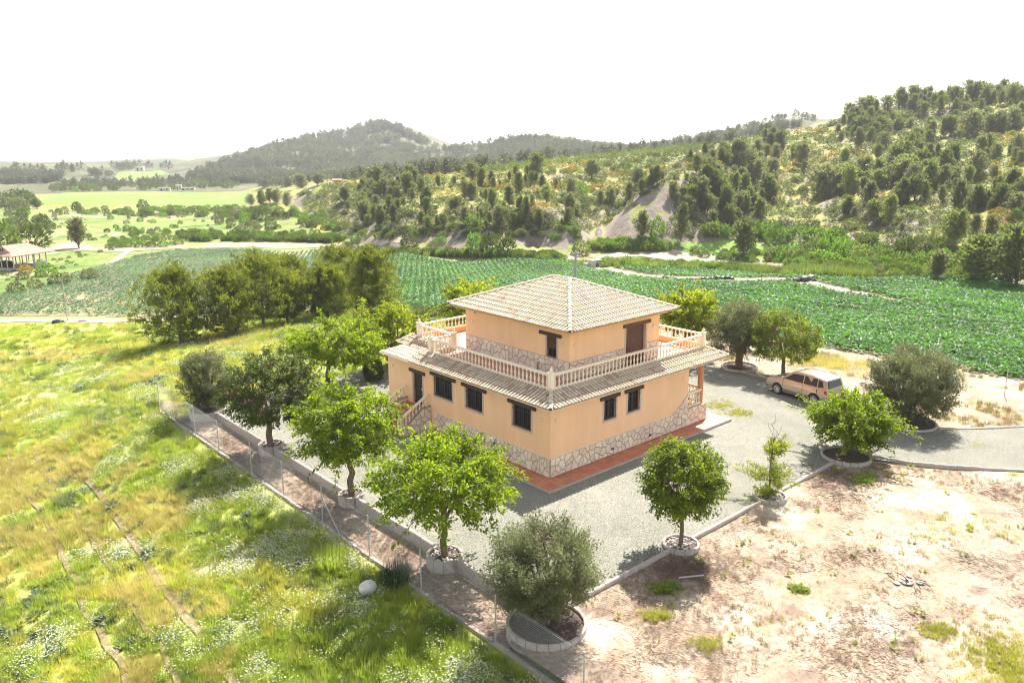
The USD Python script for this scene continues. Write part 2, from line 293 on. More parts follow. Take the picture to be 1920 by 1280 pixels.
# ---------------------------------------------------------------- the land itself: one sheet, cut where its cover changes
ni, nj = _h.shape
_idx = np.arange(ni * nj).reshape(ni, nj)
_q = np.stack([_idx[:-1, :-1], _idx[:-1, 1:], _idx[1:, 1:], _idx[1:, :-1]], -1)
V = np.stack([_gx, _gy, _h], -1).reshape(-1, 3)
_rc = np.broadcast_to((_er[:-1, :-1] + _er[1:, 1:]) / 2, _q.shape[:2])
_ac = (_A[:-1, :-1] + _A[1:, 1:]) / 2
_foot = np.interp(_ac, np.arctan((np.array([-600, 0, 480, 560, 620, 700, 870, 1000, 1200, 1400, 1500, 1600, 1700, 1820, 1920, 2300]) - 960) / FPX * 1.0), [420, 420, 330, 235, 193, 178, 168, 164, 167, 178, 184, 168, 154, 142, 132, 150])
_hillmask = (_rc > _foot) & (_rc < 560) & (np.abs(_ac) < 1.2)
_farmask = (_rc >= 560)
_near = _rc < 112
for nm, mask, mt in (('meadow_ground', _near, MEADOW), ('hillside', _hillmask & ~_near, HILLM), ('far_hills', _farmask, FARM), ('valley_floor', ~_near & ~_hillmask & ~_farmask, VALLEY)):
    f = _q[mask]
    used, inv = np.unique(f.ravel(), return_inverse=True)
    obj(nm, (V[used], inv.reshape(-1, 4)), mt, smooth=True, kind='structure')
def drape(name, poly, mat, step, off, kind='structure', flat=None, parent='/World', label=None):
    """a sheet of its own laid over the land inside a polygon"""
    if poly.geom_type == 'MultiPolygon':
        poly = max(poly.geoms, key=lambda g: g.area)
    x0, y0, x1, y1 = poly.bounds
    gx, gy = np.meshgrid(np.arange(x0, x1, step), np.arange(y0, y1, step))
    P = np.stack([gx.ravel(), gy.ravel()], 1) + np.random.RandomState(1).uniform(-.2, .2, (gx.size, 2)) * step
    inner = poly.buffer(-step * .4)
    P = P[shapely.contains_xy(inner, P[:, 0], P[:, 1])]
    rings = [poly.exterior, *poly.interiors]
    B = np.vstack([[r.interpolate(t).coords[0][:2] for t in np.linspace(0, r.length, max(4, int(r.length / step * 1.3)), endpoint=False)] for r in rings])
    P = np.vstack([P, B])
    t = Delaunay(P).simplices
    c = P[t].mean(1)
    t = t[shapely.contains_xy(poly.buffer(1e-3), c[:, 0], c[:, 1])]
    a = P[t]
    flip = ((a[:, 1, 0] - a[:, 0, 0]) * (a[:, 2, 1] - a[:, 0, 1]) - (a[:, 1, 1] - a[:, 0, 1]) * (a[:, 2, 0] - a[:, 0, 0])) < 0
    t[flip] = t[flip][:, ::-1]
    z = (ground(P[:, 0], P[:, 1]) + off) if flat is None else np.full(len(P), flat) + (meshkit.fbm(np.c_[P, P[:, :1] * 0] / 2.5, 3, 9) - .5) * off
    return obj(name, (np.c_[P, z], t), mat, parent, smooth=True, kind=kind)
def strip(pts, w):
    return LineString([tuple(p[:2]) for p in pts]).buffer(w / 2, cap_style='flat', join_style='round')

DRIVE_LO = [(13.4, -8.2), (14.5, -10.23), (15.85, -12.2), (17.62, -14.4), (24.5, -23.0)]
DRIVE_UP = [(20.3, -8.2), (20.65, -9.36), (22.37, -10.92), (24.48, -12.37), (33.0, -18.0)]
YARD = Polygon([(-7.7, -7.7), (13.4, -7.7)] + DRIVE_LO + DRIVE_UP[::-1] + [(20.4, -7.5), (21.0, -4.3), (22.2, 1.6), (22.3, 24), (-7.7, 20.9)])
drape('gravel_yard', YARD, GRAVEL, .9, .035, flat=-.13)
LOT = Polygon([(-9.6, -30), (-9.6, -7.8), (-7.8, -7.8), (13.3, -7.8)] + [(x - .08, y - .1) for x, y in DRIVE_LO] + [(24, -30)])
drape('bare_lot', LOT, BARE, .55, .16, flat=-.2)
EAST = Polygon([(x + .1, y + .08) for x, y in DRIVE_UP] + [(33, -18)][:0] + [(31.5, -13.5), (29.9, -6), (28.6, 1), (27.6, 9), (27.6, 24), (22.5, 24), (22.4, 1.5), (21.2, -4.4), (20.45, -7.6)])
drape('dry_verge', EAST, BARE, .8, .14, flat=-.22)
drape('planting_strip', Polygon([(-9.55, -7.8), (-7.8, -7.8), (-7.8, 21.5), (-8.6, 25.5), (-9.4, 25.0)]), STRIP, .5, .1, flat=-.5)
ROAD_E = [(36.5, -24), (33.2, -15.5), (31.2, -9.6), (30.2, -4), (28.9, 3), (28.0, 11), (28.4, 22), (30, 34)]
drape('road_verge', strip(ROAD_E, 13), BARE, 1.2, .05)
drape('dirt_road', strip(ROAD_E, 3.7), ROADM, .9, .08)
ROAD_W = [at_z(x, 601, -5.2) for x in (-260, -120, 0, 120, 240, 320, 400)]
drape('dirt_road', strip(ROAD_W, 3.2), ROADM, 1.1, .05)
TRACK = poly_px([(1090, 494), (1130, 496), (1160, 506), (1210, 516), (1330, 521), (1470, 522), (1530, 529), (1600, 546), (1735, 572), (1725, 577), (1590, 555), (1520, 540), (1470, 531), (1330, 530), (1200, 523), (1150, 513), (1095, 503)])
CROP = poly_px([(-60, 593), (-60, 556), (45, 547), (130, 515), (200, 497), (262, 478), (340, 469), (500, 471), (650, 477), (760, 479), (1000, 485), (1090, 494), (1160, 502), (1230, 503), (1300, 505), (1400, 512), (1500, 520), (1620, 526), (1920, 538), (2150, 548)] )
_c = list(CROP.exterior.coords)[:-1]
_near_edge = [(38.5, -24), (36.6, -12), (36.0, -6), (34.9, 3), (33.6, 10), (33.2, 22), (32, 32), (26, 42), (20, 58), (8, 68), tuple(at_z(330, 592, -5.1)[:2])]
CROP = Polygon(_c + _near_edge).buffer(0)
if CROP.geom_type == 'MultiPolygon':
    CROP = max(CROP.geoms, key=lambda g: g.area)
drape('crop_soil', CROP, FIELD, 1.6, .05)
drape('field_track', TRACK, ROADM, 1.0, .1)
drape('river_bed', poly_px([(205, 463), (350, 456), (500, 456), (640, 458), (800, 464), (1000, 468), (1180, 473), (1290, 474), (1300, 484), (1180, 481), (1000, 477), (800, 471), (640, 467), (520, 466), (340, 466), (260, 470), (205, 474)]), SAND, 1.8, .08)
drape('river_bed', poly_px([(1180, 474), (1260, 474), (1330, 478), (1440, 492), (1490, 500), (1470, 503), (1350, 492), (1200, 482)]), SAND, 1.5, .1)
drape('sand_flat', poly_px([(95, 462), (130, 455), (175, 460), (205, 463), (205, 474), (160, 471), (100, 470)]), SAND, 1.5, .08)
drape('footpath', poly_px([(202, 493), (224, 478), (236, 470), (262, 462), (270, 465), (244, 473), (232, 482), (212, 495)]), ROADM, .9, .07)
drape('green_field', poly_px([(75, 384), (85, 366), (130, 361), (300, 359), (468, 361), (478, 372), (470, 382), (400, 386), (300, 386), (150, 382)]), GREENF, 4.0, .07)
drape('green_field', poly_px([(168, 424), (250, 419), (320, 416), (386, 415), (392, 421), (330, 427), (200, 431)]), GREENF, 3.0, .07)
drape('green_field', poly_px([(1275, 462), (1290, 451), (1400, 453), (1500, 456), (1600, 462), (1640, 474), (1500, 470), (1400, 470)]), GREENF, 2.0, .07)
drape('green_field', poly_px([(213, 341), (222, 323), (300, 320), (318, 326), (290, 336), (246, 344)]), GREENF, 8.0, .12)
# ---------------------------------------------------------------- the house
def stained(name, c, streak):
    c = np.array(c)
    return mat_key(name, {'g': ('geometry', {}), 'm': ('mapping', {'scale': (2.2, 2.2, .16)}), 's': ('noise_texture', {'scale': 1.0, 'detail': 5.0, 'roughness': .65}), 'n': ('noise_texture', {'scale': .7, 'detail': 5.0}),
        'r': ('rgb_ramp', {'ramp': [(.30, tuple(c * (1 - streak))), (.52, tuple(c)), (.75, tuple(np.minimum(c * 1.05, .95)))]}), 'q': ('rgb_ramp', {'ramp': [(.3, (.93, .92, .90)), (.7, (1.0, 1.0, 1.0))]}), 'x': ('mix_color', {'blend_type': 'multiply', 'fac': 1.0}),
        'bn': ('noise_texture', {'scale': 60.0, 'detail': 3.0}), 'b': ('bump', {'strength': .12, 'distance': .02}), 'p': ('principled_bsdf', {'roughness': .85, 'specular_ior_level': .2})},
        [('g.position', 'm.vector'), ('m.vector', 's.vector'), ('g.position', 'n.vector'), ('s.fac', 'r.fac'), ('n.fac', 'q.fac'), ('r.color', 'x.a'), ('q.color', 'x.b'), ('x.result', 'p.base_color'), ('g.position', 'bn.vector'), ('bn.fac', 'b.height'), ('b.normal', 'p.normal')])
PLASTER = stained('plaster', (.89, .545, .315), .05)
PLASTER_IN = plain('parapet_plaster', (.80, .46, .18), .85, .05, .8, .1, 60, spec=.2)
GROUT = plain('grout', (.33, .25, .18), .9, .25, 9, .3, 60)
STONES = [plain(f'cladding_stone_{i}', c, .8, .14, 7, .35, 35) for i, c in enumerate([(.72, .59, .45), (.68, .53, .40), (.76, .64, .50), (.64, .51, .40)])]
TILES = [plain(f'clay_tile_{i}', c, .75, .16, 6, .2, 50) for i, c in enumerate([(.57, .465, .33), (.54, .43, .305), (.60, .50, .365), (.43, .29, .21), (.48, .35, .255)])]
PAN = plain('tile_pan', (.30, .21, .16), .85, .2, 4)
CAST = plain('cast_stone', (.80, .69, .52), .75, .07, 5, .12, 60)
WOOD = plain('dark_timber', (.05, .026, .018), .6, .3, 8, .3, 30)
SHUT = plain('brown_shutter', (.105, .042, .028), .5, .1, 6)
IRON = plain('black_iron', (.035, .033, .032), .45, .1, 9)
GLASS = usdkit.material(stage, '/World/Looks/window_glass', {'p': ('principled_bsdf', {'base_color': (.012, .012, .014), 'roughness': .3, 'specular_ior_level': .12})}, surface='p.BSDF')
TRIM = plain('stone_trim', (.50, .40, .33), .8, .12, 9, .2, 60)
LAMPW = plain('lamp_shell', (.72, .6, .45), .5, .05)
TERRA = plain('terracotta_column', (.55, .25, .13), .7, .12, 6, .2, 40)
FLOORS = [plain(f'floor_tile_{i}', c, .6, .15, 5, .1, 40, spec=1.0) for i, c in enumerate([(.48, .155, .065), (.44, .135, .06), (.52, .18, .08)])]
KERBM = plain('kerb_concrete', (.42, .36, .31), .9, .16, 5, .4, 40)
HOUSE = thing('house', 'peach two-storey country house with hipped cream tile roofs and a balustraded roof terrace', 'house')
import manifold3d as m3
def block(a, b):
    a, b = np.minimum(a, b), np.maximum(a, b)
    return m3.Manifold.cube(tuple(map(float, np.array(b) - a))).translate(tuple(map(float, a)))
REC = .2
openL = [(9.95 + .1, 10.93, 1.02, 2.83), (7.38, 8.94, 1.93, 3.05), (4.89, 6.21, 1.93, 3.05), (1.31, 2.6, 1.93, 3.05)]   # y0 y1 z0 z1, left front (x = 0)
openR = [(3.67, 4.54, 1.93, 3.02), (5.45, 6.37, 1.93, 3.02)]                                                       # x0 x1 z0 z1, right front (y = 0)
UX, UY, UX1, UY1, UZ = 2.683, 1.455, 9.61, 9.49, 3.84
w = block((0, 0, 0), (10.5, 13.4, 3.5)) + block((10.4, 0.02, 0), (12.3, 13.4, .97))
for y0, y1, z0, z1 in openL:
    w -= block((-1, y0, z0), (REC, y1, z1))
for x0, x1, z0, z1 in openR:
    w -= block((x0, -1, z0), (x1, REC, z1))
obj('wall', w, PLASTER, HOUSE)
w = block((UX, UY, UZ - .2), (UX1, UY1, 6.45)) - block((UX - 1, 2.35, 4.81), (UX + REC, 3.03, 5.9)) - block((6.88, UY - 1, UZ), (8.46, UY + REC, 5.9))
obj('upper_wall', w, PLASTER, HOUSE)
# eaves mouldings
e = block((-.33, -.33, 3.40), (13.3, 13.75, 3.5)) - block((-.02, -.02, 3.3), (10.48, 13.38, 3.6))
obj('eaves_moulding', e, CAST, HOUSE)
e = block((UX - .55, UY - .55, 6.40), (UX1 + .55, UY1 + .55, 6.49)) + block((UX - .3, UY - .3, 6.28), (UX1 + .3, UY1 + .3, 6.40)) - block((UX - .01, UY - .01, 6), (UX1 + .01, UY1 + .01, 6.3))
obj('eaves_moulding', e, PLASTER_IN, HOUSE)
obj('terrace_slab', block((.6, .6, 3.5), (12.6, 10.15, UZ - .02)) + block((2.25, 10.1, 3.5), (12.6, 13.5, UZ - .02)), PLASTER, HOUSE)
# terrace floor, laid as square tiles
TF = mat_key('terrace_tiles', {'g': ('geometry', {}), 'b': ('brick_texture', {'color1': (.50, .22, .14), 'color2': (.46, .19, .12), 'mortar': (.4, .3, .24), 'scale': 1.0, 'mortar_size': .008, 'brick_width': .3, 'row_height': .3, 'offset': 0.0}),
     'p': ('principled_bsdf', {'roughness': .6, 'specular_ior_level': 1.0})}, [('g.position', 'b.vector'), ('b.color', 'p.base_color')])
tf = block((.7, .7, UZ - .02), (12.6, 10.1, UZ)) + block((2.3, 10.0, UZ - .02), (12.6, 13.5, UZ))
obj('terrace_floor', tf, TF, HOUSE)
# stone cladding: every stone its own piece
def stones(poly, count, place, seed, parent):
    """poly in wall coordinates (s, z); place(s, z, depth) -> world"""
    rng = np.random.RandomState(seed)
    x0, y0, x1, y1 = poly.bounds
    pts = []
    tries = 0
    dmin = .78 * math.sqrt(poly.area / count)
    while len(pts) < count and tries < 6000:
        tries += 1
        p = rng.uniform((x0, y0), (x1, y1))
        if poly.contains(Point(p)) and all((p[0] - a) ** 2 + (p[1] - b) ** 2 > (dmin * rng.uniform(.55, 1.05)) ** 2 for a, b in pts[-400:]):
            pts.append(tuple(p))
    vor = shapely.ops.voronoi_diagram(shapely.geometry.MultiPoint(pts), envelope=poly.envelope.buffer(1))
    for cell in vor.geoms:
        g = cell.intersection(poly).buffer(-.017, join_style='mitre')
        if g.is_empty or g.geom_type != 'Polygon' or g.area < .004:
            continue
        g = g.simplify(.012)
        ring = np.array(g.exterior.coords)[:-1]
        if not g.exterior.is_ccw:
            ring = ring[::-1]
        c = ring.mean(0)
        d = rng.uniform(.026, .042)
        inn = c + (ring - c) * (1 - .022 / max(.05, math.sqrt(g.area) / 2))
        n = len(ring)
        vv = [place(s, z, .012) for s, z in ring] + [place(s, z, d * .75) for s, z in ring] + [place(s, z, d) for s, z in inn] + [place(c[0], c[1], d + .004)]
        f = []
        for i in range(n):
            j = (i + 1) % n
            for k in (0, n):
                f += [[k + i, k + j, k + n + j], [k + i, k + n + j, k + n + i]]
            f.append([2 * n + i, 2 * n + j, 3 * n])
        vv, f = np.array(vv), np.array(f)
        if trimesh.Trimesh(vv, f, process=False).face_normals[-1] @ (np.array(place(0, 0, 1)) - place(0, 0, 0)) < 0:
            f = f[:, ::-1]
        obj('stone', (vv, f), STONES[rng.randint(4)], parent)
right_poly = Polygon([(0.0, .005), (12.31, .005), (12.31, .985), (10.5, .985), (10.5, 1.84), (10.28, 1.68), (9.95, 1.38), (9.5, 1.1), (9.1, .945), (0.0, .945)])
left_poly = Polygon([(0.0, .005), (9.05, .005), (9.05, .945), (0.0, .945)])
cl = obj('stone_cladding', MB().add(*(lambda m: (m.vertices, m.faces))(trimesh.creation.extrude_polygon(right_poly, .012).apply_transform(np.array([[1, 0, 0, 0], [0, 0, -1, 0], [0, 1, 0, 0], [0, 0, 0, 1.]])))).mesh(), GROUT, HOUSE)
stones(right_poly, 106, lambda s, z, d: (s, -d, z), 5, cl)
cl = obj('stone_cladding', MB().box((-.012, 0.0, .005), (0, 9.05, .945)).mesh(), GROUT, HOUSE)
stones(left_poly, 84, lambda s, z, d: (-d, s, z), 6, cl)
cl = obj('stone_cladding', MB().box((UX - .012, UY, UZ), (UX, UY1, 4.79)).mesh(), GROUT, HOUSE)
stones(Polygon([(UY, UZ + .005), (UY1, UZ + .005), (UY1, 4.79), (UY, 4.79)]), 66, lambda s, z, d: (UX - d, s, z), 7, cl)
cl = obj('stone_cladding', MB().box((UX, UY - .012, UZ), (6.80, UY, 4.79)).box((8.54, UY - .012, UZ), (UX1, UY, 4.79)).mesh(), GROUT, HOUSE)
stones(Polygon([(UX, UZ + .005), (6.8, UZ + .005), (6.8, 4.79), (UX, 4.79)]), 34, lambda s, z, d: (s, UY - d, z), 8, cl)
stones(Polygon([(8.54, UZ + .005), (UX1, UZ + .005), (UX1, 4.79), (8.54, 4.79)]), 9, lambda s, z, d: (s, UY - d, z), 9, cl)
obj('plinth_cap', MB().box((-.03, -.03, .945), (9.1, 0, .965)).box((-.03, 0, .945), (0, 9.05, .965)).mesh(), CAST, HOUSE)

# openings
class Face:
    """a wall face: s along the wall, z up, d outwards"""
    def __init__(s, axis, at): s.axis, s.at = axis, at
    def p(s, a, z, d): return (s.at - d, a, z) if s.axis == 0 else (a, s.at - d, z)
    def box(s, mb, a0, a1, z0, z1, d0, d1): return mb.box(s.p(a0, z0, d0), s.p(a1, z1, d1))
def window(F, a0, a1, z0, z1, lint, barred=True, shutter=None):
    fr = MB()
    for b in ((a0, a0 + .07, z0, z1), (a1 - .07, a1, z0, z1), (a0 + .07, a1 - .07, z0, z0 + .07), (a0 + .07, a1 - .07, z1 - .07, z1), ((a0 + a1) / 2 - .04, (a0 + a1) / 2 + .04, z0 + .07, z1 - .07)):
        F.box(fr, *b, -.19, -.10)
    wd = obj('window', fr.mesh(), WOOD, HOUSE)
    obj('pane', F.box(MB(), a0 + .07, (a0 + a1) / 2 - .04, z0 + .07, z1 - .07, -.17, -.15).mesh(), GLASS, wd)
    obj('pane', F.box(MB(), (a0 + a1) / 2 + .04, a1 - .07, z0 + .07, z1 - .07, -.17, -.15).mesh(), GLASS, wd)
    if barred:
        n = max(4, int((a1 - a0) / .135))
        for i in range(n):
            a = a0 + .06 + (a1 - a0 - .12) * i / (n - 1)
            obj('grille_bar', F.box(MB(), a - .008, a + .008, z0 + .03, z1 - .02, .01, .026).mesh(), IRON, wd)
        for z in (z0 + .1, z1 - .22):
            obj('grille_rail', F.box(MB(), a0 - .03, a1 + .03, z - .012, z + .012, .027, .037).mesh(), IRON, wd)
    if shutter:
        obj('shutter', F.box(MB(), a0 + .01, a1 - .01, shutter, z1, -.09, -.06).mesh(), SHUT, wd)
    sd = MB()
    for b in ((a0 - .11, a0 - .002, z0 - .1, z1), (a1 + .002, a1 + .11, z0 - .1, z1), (a0 - .002, a1 + .002, z0 - .1, z0 - .002)):
        F.box(sd, *b, .001, .012)
    obj('window_surround', sd.mesh(), TRIM, HOUSE)
    if lint:
        lm = m3.Manifold.hull_points([F.p(a, z, d) for a, z, d in [(l, zz, d) for l in (lint[0], lint[1]) for zz in (z1 - .02 + .02, z1 + .165) for d in (-.05, .075)] + [(lint[0] - .03, z1 + .08, .04), (lint[1] + .03, z1 + .08, .04)]])
        obj('lintel', lm, WOOD, HOUSE)
FL, FR, FUL, FUR = Face(0, 0.0), Face(1, 0.0), Face(0, UX), Face(1, UY)
for (a0, a1, z0, z1), li in zip(openL[1:], ((7.05, 9.24), (4.56, 6.52), (.96, 2.92))):
    window(FL, a0, a1, z0, z1, li)
for (a0, a1, z0, z1), li in zip(openR, ((3.37, 4.79), (5.17, 6.61))):
    window(FR, a0, a1, z0, z1, li)
window(FUL, 2.35, 3.03, 4.81, 5.9, (2.01, 3.54), True, 5.24)
# side door with its iron screen, terrace door with its shutter down
y0, y1, z0, z1 = openL[0]
dr = obj('door', FL.box(MB(), y0, y1, z0, z1, -.18, -.12).mesh(), WOOD, HOUSE)
for z in (z0 + .02, 1.95, z1 - .06):
    obj('door_rail', FL.box(MB(), y0 + .01, y1 - .01, z, z + .05, -.11, -.06).mesh(), IRON, dr)
for i in range(7):
    a = y0 + .05 + (y1 - y0 - .1) * i / 6
    obj('door_bar', FL.box(MB(), a - .008, a + .008, z0 + .05, z1 - .05, -.058, -.045).mesh(), IRON, dr)
obj('handle', FL.box(MB(), y0 + .06, y0 + .09, 1.9, 2.05, -.05, -.01).mesh(), CAST, dr)
for q0, q1 in ((y0 - .11, y0 - .002), (y1 + .002, y1 + .11)):
    obj('door_surround', FL.box(MB(), q0, q1, z0, z1, .001, .012).mesh(), TRIM, HOUSE)
obj('lintel', FL.box(MB(), 9.77, 11.22, 2.83, 3.0, -.05, .075).mesh(), WOOD, HOUSE)
dr = obj('terrace_door', FUR.box(MB(), 6.89, 8.45, UZ + .01, 5.9, -.17, -.14).mesh(), WOOD, HOUSE)
for i in range(15):
    z = UZ + .03 + i * .137
    obj('shutter_slat', FUR.box(MB(), 6.93, 8.40, z, z + .128, -.13, -.115).mesh(), SHUT, dr)
for q0, q1 in ((6.77, 6.878), (8.462, 8.57)):
    obj('door_surround', FUR.box(MB(), q0, q1, UZ, 5.88, .001, .014).mesh(), TRIM, HOUSE)
obj('lintel', FUR.box(MB(), 6.62, 8.80, 5.88, 6.05, -.05, .08).mesh(), SHUT, HOUSE)
for F, a, z in ((FL, .59, 2.74), (FL, 12.92, 2.79), (FR, .39, 2.78), (FR, 9.97, 2.78), (FUL, 1.93, 5.63), (FUR, 3.04, 5.62), (FUR, 9.11, 5.65), (FUL, 8.9, 5.63)):
    s = trimesh.creation.icosphere(2, .085)
    s.vertices[:, 1] *= .6
    c = np.array(F.p(a, z, .02))
    v = s.vertices if F.axis == 1 else s.vertices[:, [1, 0, 2]] * [1, 1, 1]
    f = s.faces if F.axis == 1 else s.faces[:, ::-1]
    obj('wall_lamp', (v + c, f), LAMPW, HOUSE, smooth=True)
for F, pts in ((FL, [(3.84, .88, .06), (3.80, .78, .12), (3.92, .62, .10), (3.87, .42, .07), (3.80, .55, .12), (3.9, .74, .09)]), (FUL, [(3.56, 4.43, .06), (3.62, 4.3, .12), (3.58, 4.1, .1), (3.71, 3.92, .06)])):
    mb = MB()
    for a, b in zip(pts[:-1], pts[1:]):
        mb.rod(F.p(*a), F.p(*b), .018)
    obj('loose_cable', mb.mesh(), IRON, HOUSE)
for F, a, z, s_ in ((FL, 2.95, .34, .17), (FR, 7.29, .3, .08), (FR, 4.33, .33, .07)):
    obj('vent', F.box(MB(), a - s_, a + s_, z - s_ * .7, z + s_ * .7, .03, .06).mesh(), IRON if s_ < .1 else TRIM, HOUSE)
obj('drain_pipe', MB().rod((UX - .03, 8.65, 6.1), (UX - .03, 8.65, 6.28), .02).mesh(), WOOD, HOUSE)

# tile roofs ------------------------------------------------------------
tile_jobs = []   # (distance, vertices, faces, material index, roof index)
N_T = 5
def tile_mesh(L, r0, r1):
    an = np.linspace(0, math.pi, N_T + 1)
    lo = np.stack([r0 * np.cos(an), np.zeros(N_T + 1), r0 * np.sin(an) * .85 + .03], 1)
    hi = np.stack([r1 * np.cos(an), np.full(N_T + 1, L), r1 * np.sin(an) * .85 + .005], 1)
    li = np.stack([r0 * .8 * np.cos(an), np.zeros(N_T + 1), r0 * .8 * np.sin(an) * .85 + .03], 1)
    v = np.vstack([lo, hi, li]); n = N_T + 1
    f = [[i, n + i, n + i + 1] for i in range(N_T)] + [[i, n + i + 1, i + 1] for i in range(N_T)] + [[i, i + 1, 2 * n + i + 1] for i in range(N_T)] + [[i, 2 * n + i + 1, 2 * n + i] for i in range(N_T)]
    return v, np.array(f)
TRNG = np.random.RandomState(4)
def tile_plane(O, u, v, poly, roof, weights, pitch=.222, exposure=.385, L=.44):
    """tiles over a plane: O eave origin, u along the eave, v up the slope; poly in (s, t)"""
    O, u, v = np.array(O, float), np.array(u, float), np.array(v, float)
    u /= np.linalg.norm(u); v /= np.linalg.norm(v)
    n = np.cross(u, v)
    x0, y0, x1, y1 = poly.bounds
    g = poly.buffer(.02)
    tv, tf = tile_mesh(L, .082, .066)
    for row in range(int((y1 - y0) / exposure) + 1):
        t = y0 - .03 + row * exposure
        for k in range(int((x1 - x0) / pitch) + 1):
            s = x0 + (k + .5) * pitch
            if not g.contains(Point(s, t + exposure * .55)):
                continue
            a, b = TRNG.normal(0, .012), TRNG.normal(0, .006)
            Ln = min(1.0, max(.3, (y1 - t) / L))
            loc = tv * [1, Ln, 1] + [0, 0, 0]
            W = O + (s + loc[:, :1] + a * loc[:, 1:2]) * u + (t + loc[:, 1:2] + b) * v + loc[:, 2:] * n
            tile_jobs.append((np.linalg.norm(W.mean(0) - CAM), W, tf, TRNG.choice(5, p=weights), roof))
def deck(O, u, v, poly, parent, thick=.05):
    O, u, v = np.array(O, float), np.array(u, float), np.array(v, float)
    u /= np.linalg.norm(u); v /= np.linalg.norm(v); n = np.cross(u, v)
    m = trimesh.creation.extrude_polygon(poly, thick)
    return (O + m.vertices[:, :1] * u + m.vertices[:, 1:2] * v + (m.vertices[:, 2:] - thick) * n, m.faces)
def hip(a, b, parent, r=.105, L=.38):
    a, b = np.array(a, float), np.array(b, float)
    t = (b - a) / np.linalg.norm(b - a)
    side = np.cross(t, [0, 0, 1.0]); side /= np.linalg.norm(side)
    up = np.cross(side, t)
    k = max(1, int(round(np.linalg.norm(b - a) / L)))
    LL = np.linalg.norm(b - a) / k
    tv, tf = tile_mesh(LL * 1.12, r, r * .86)
    for i in range(k):
        W = a + t * (i * LL) + tv[:, :1] * side + tv[:, 1:2] * t + (tv[:, 2:] + .015) * up
        obj('ridge_tile', (W, tf), TILES[2 if i % 3 else 0], parent)
EZ, SL = 3.55, .378
ux0, ux1, uy0, uy1, uez, pit = 1.97, 10.32, .745, 10.2, 6.52, .371
hw = (ux1 - ux0) / 2
apz = uez + hw * pit
xm = (ux0 + ux1) / 2
sl = math.hypot(1, pit)
up_roof = numbered(HOUSE, 'upper_roof')
ROOFS = [up_roof, numbered(HOUSE, 'terrace_roof'), numbered(HOUSE, 'wing_roof')]
Ltri = Polygon([(0, 0), (ux1 - ux0, 0), (hw, hw * sl)])
Ltra = Polygon([(0, 0), (uy1 - uy0, 0), (uy1 - uy0 - hw, hw * sl), (hw, hw * sl)])
mb = MB()
planes_up = [((ux0, uy0, uez), (1, 0, 0), (0, 1, pit), Ltri), ((ux0, uy1, uez), (0, -1, 0), (1, 0, pit), Ltra), ((ux1, uy1, uez), (-1, 0, 0), (0, -1, pit), Ltri), ((ux1, uy0, uez), (0, 1, 0), (-1, 0, pit), Ltra)]
for O, u, v, pl in planes_up:
    mb.add(*deck(O, u, v, pl, up_roof))
usdkit.mesh(stage, up_roof, mb.mesh(), PAN)
for i, (O, u, v, pl) in enumerate(planes_up):
    tile_plane(O, u, v, pl, 0, [.44, .16, .37, .005, .025] if i != 1 else [.43, .24, .27, .01, .05])
r0, r1 = (xm, uy0 + hw, apz), (xm, uy1 - hw, apz)
for c, r in (((ux0, uy0, uez), r0), ((ux1, uy0, uez), r0), ((ux0, uy1, uez), r1), ((ux1, uy1, uez), r1)):
    hip(np.array(c) + [0, 0, .02], np.array(r) + [0, 0, .02], up_roof)
hip(r0, r1, up_roof)
# lean-to roof round the terrace
run = 1.165
ssl = math.hypot(1, SL)
EX0, EY0, EX1 = -.456, -.456, 13.48
mb = MB()
lp = Polygon([(0, 0), (EX1 - EX0, 0), (EX1 - EX0 - .82, run * ssl), (run, run * ssl)])
mb.add(*deck((EX0, EY0, EZ), (1, 0, 0), (0, 1, SL), lp, 0))
tile_plane((EX0, EY0, EZ), (1, 0, 0), (0, 1, SL), lp, 1, [.40, .16, .36, .03, .05], exposure=.40)
Yend = 10.72
lp2 = Polygon([(0, 0), (Yend - EY0, 0), (Yend - EY0 - run, run * ssl), (0, run * ssl)])
mb.add(*deck((EX0, Yend, EZ), (0, -1, 0), (1, 0, SL), lp2, 0))
tile_plane((EX0, Yend, EZ), (0, -1, 0), (1, 0, SL), lp2, 1, [.26, .28, .14, .14, .18], exposure=.40)
rsl = math.hypot(1, run * SL / .82)
lp3 = Polygon([(0, 0), (15.0, 0), (15.0, .82 * rsl), (run, .82 * rsl)])
mb.add(*deck((EX1, EY0, EZ), (0, 1, 0), (-1, 0, run * SL / .82), lp3, 0))
tile_plane((EX1, EY0, EZ), (0, 1, 0), (-1, 0, run * SL / .82), lp3, 1, [.42, .18, .34, .02, .04], exposure=.40)
usdkit.mesh(stage, ROOFS[1], mb.mesh(), PAN)
hip((EX0, EY0, EZ + .02), (EX0 + run, EY0 + run, EZ + run * SL + .02), ROOFS[1])
hip((EX1, EY0, EZ + .02), (EX1 - .82, EY0 + run, EZ + run * SL + .02), ROOFS[1])
hip((EX0, Yend + .03, EZ + .03), (EX0 + run, Yend - .05, EZ + run * SL + .04), ROOFS[1], r=.09)
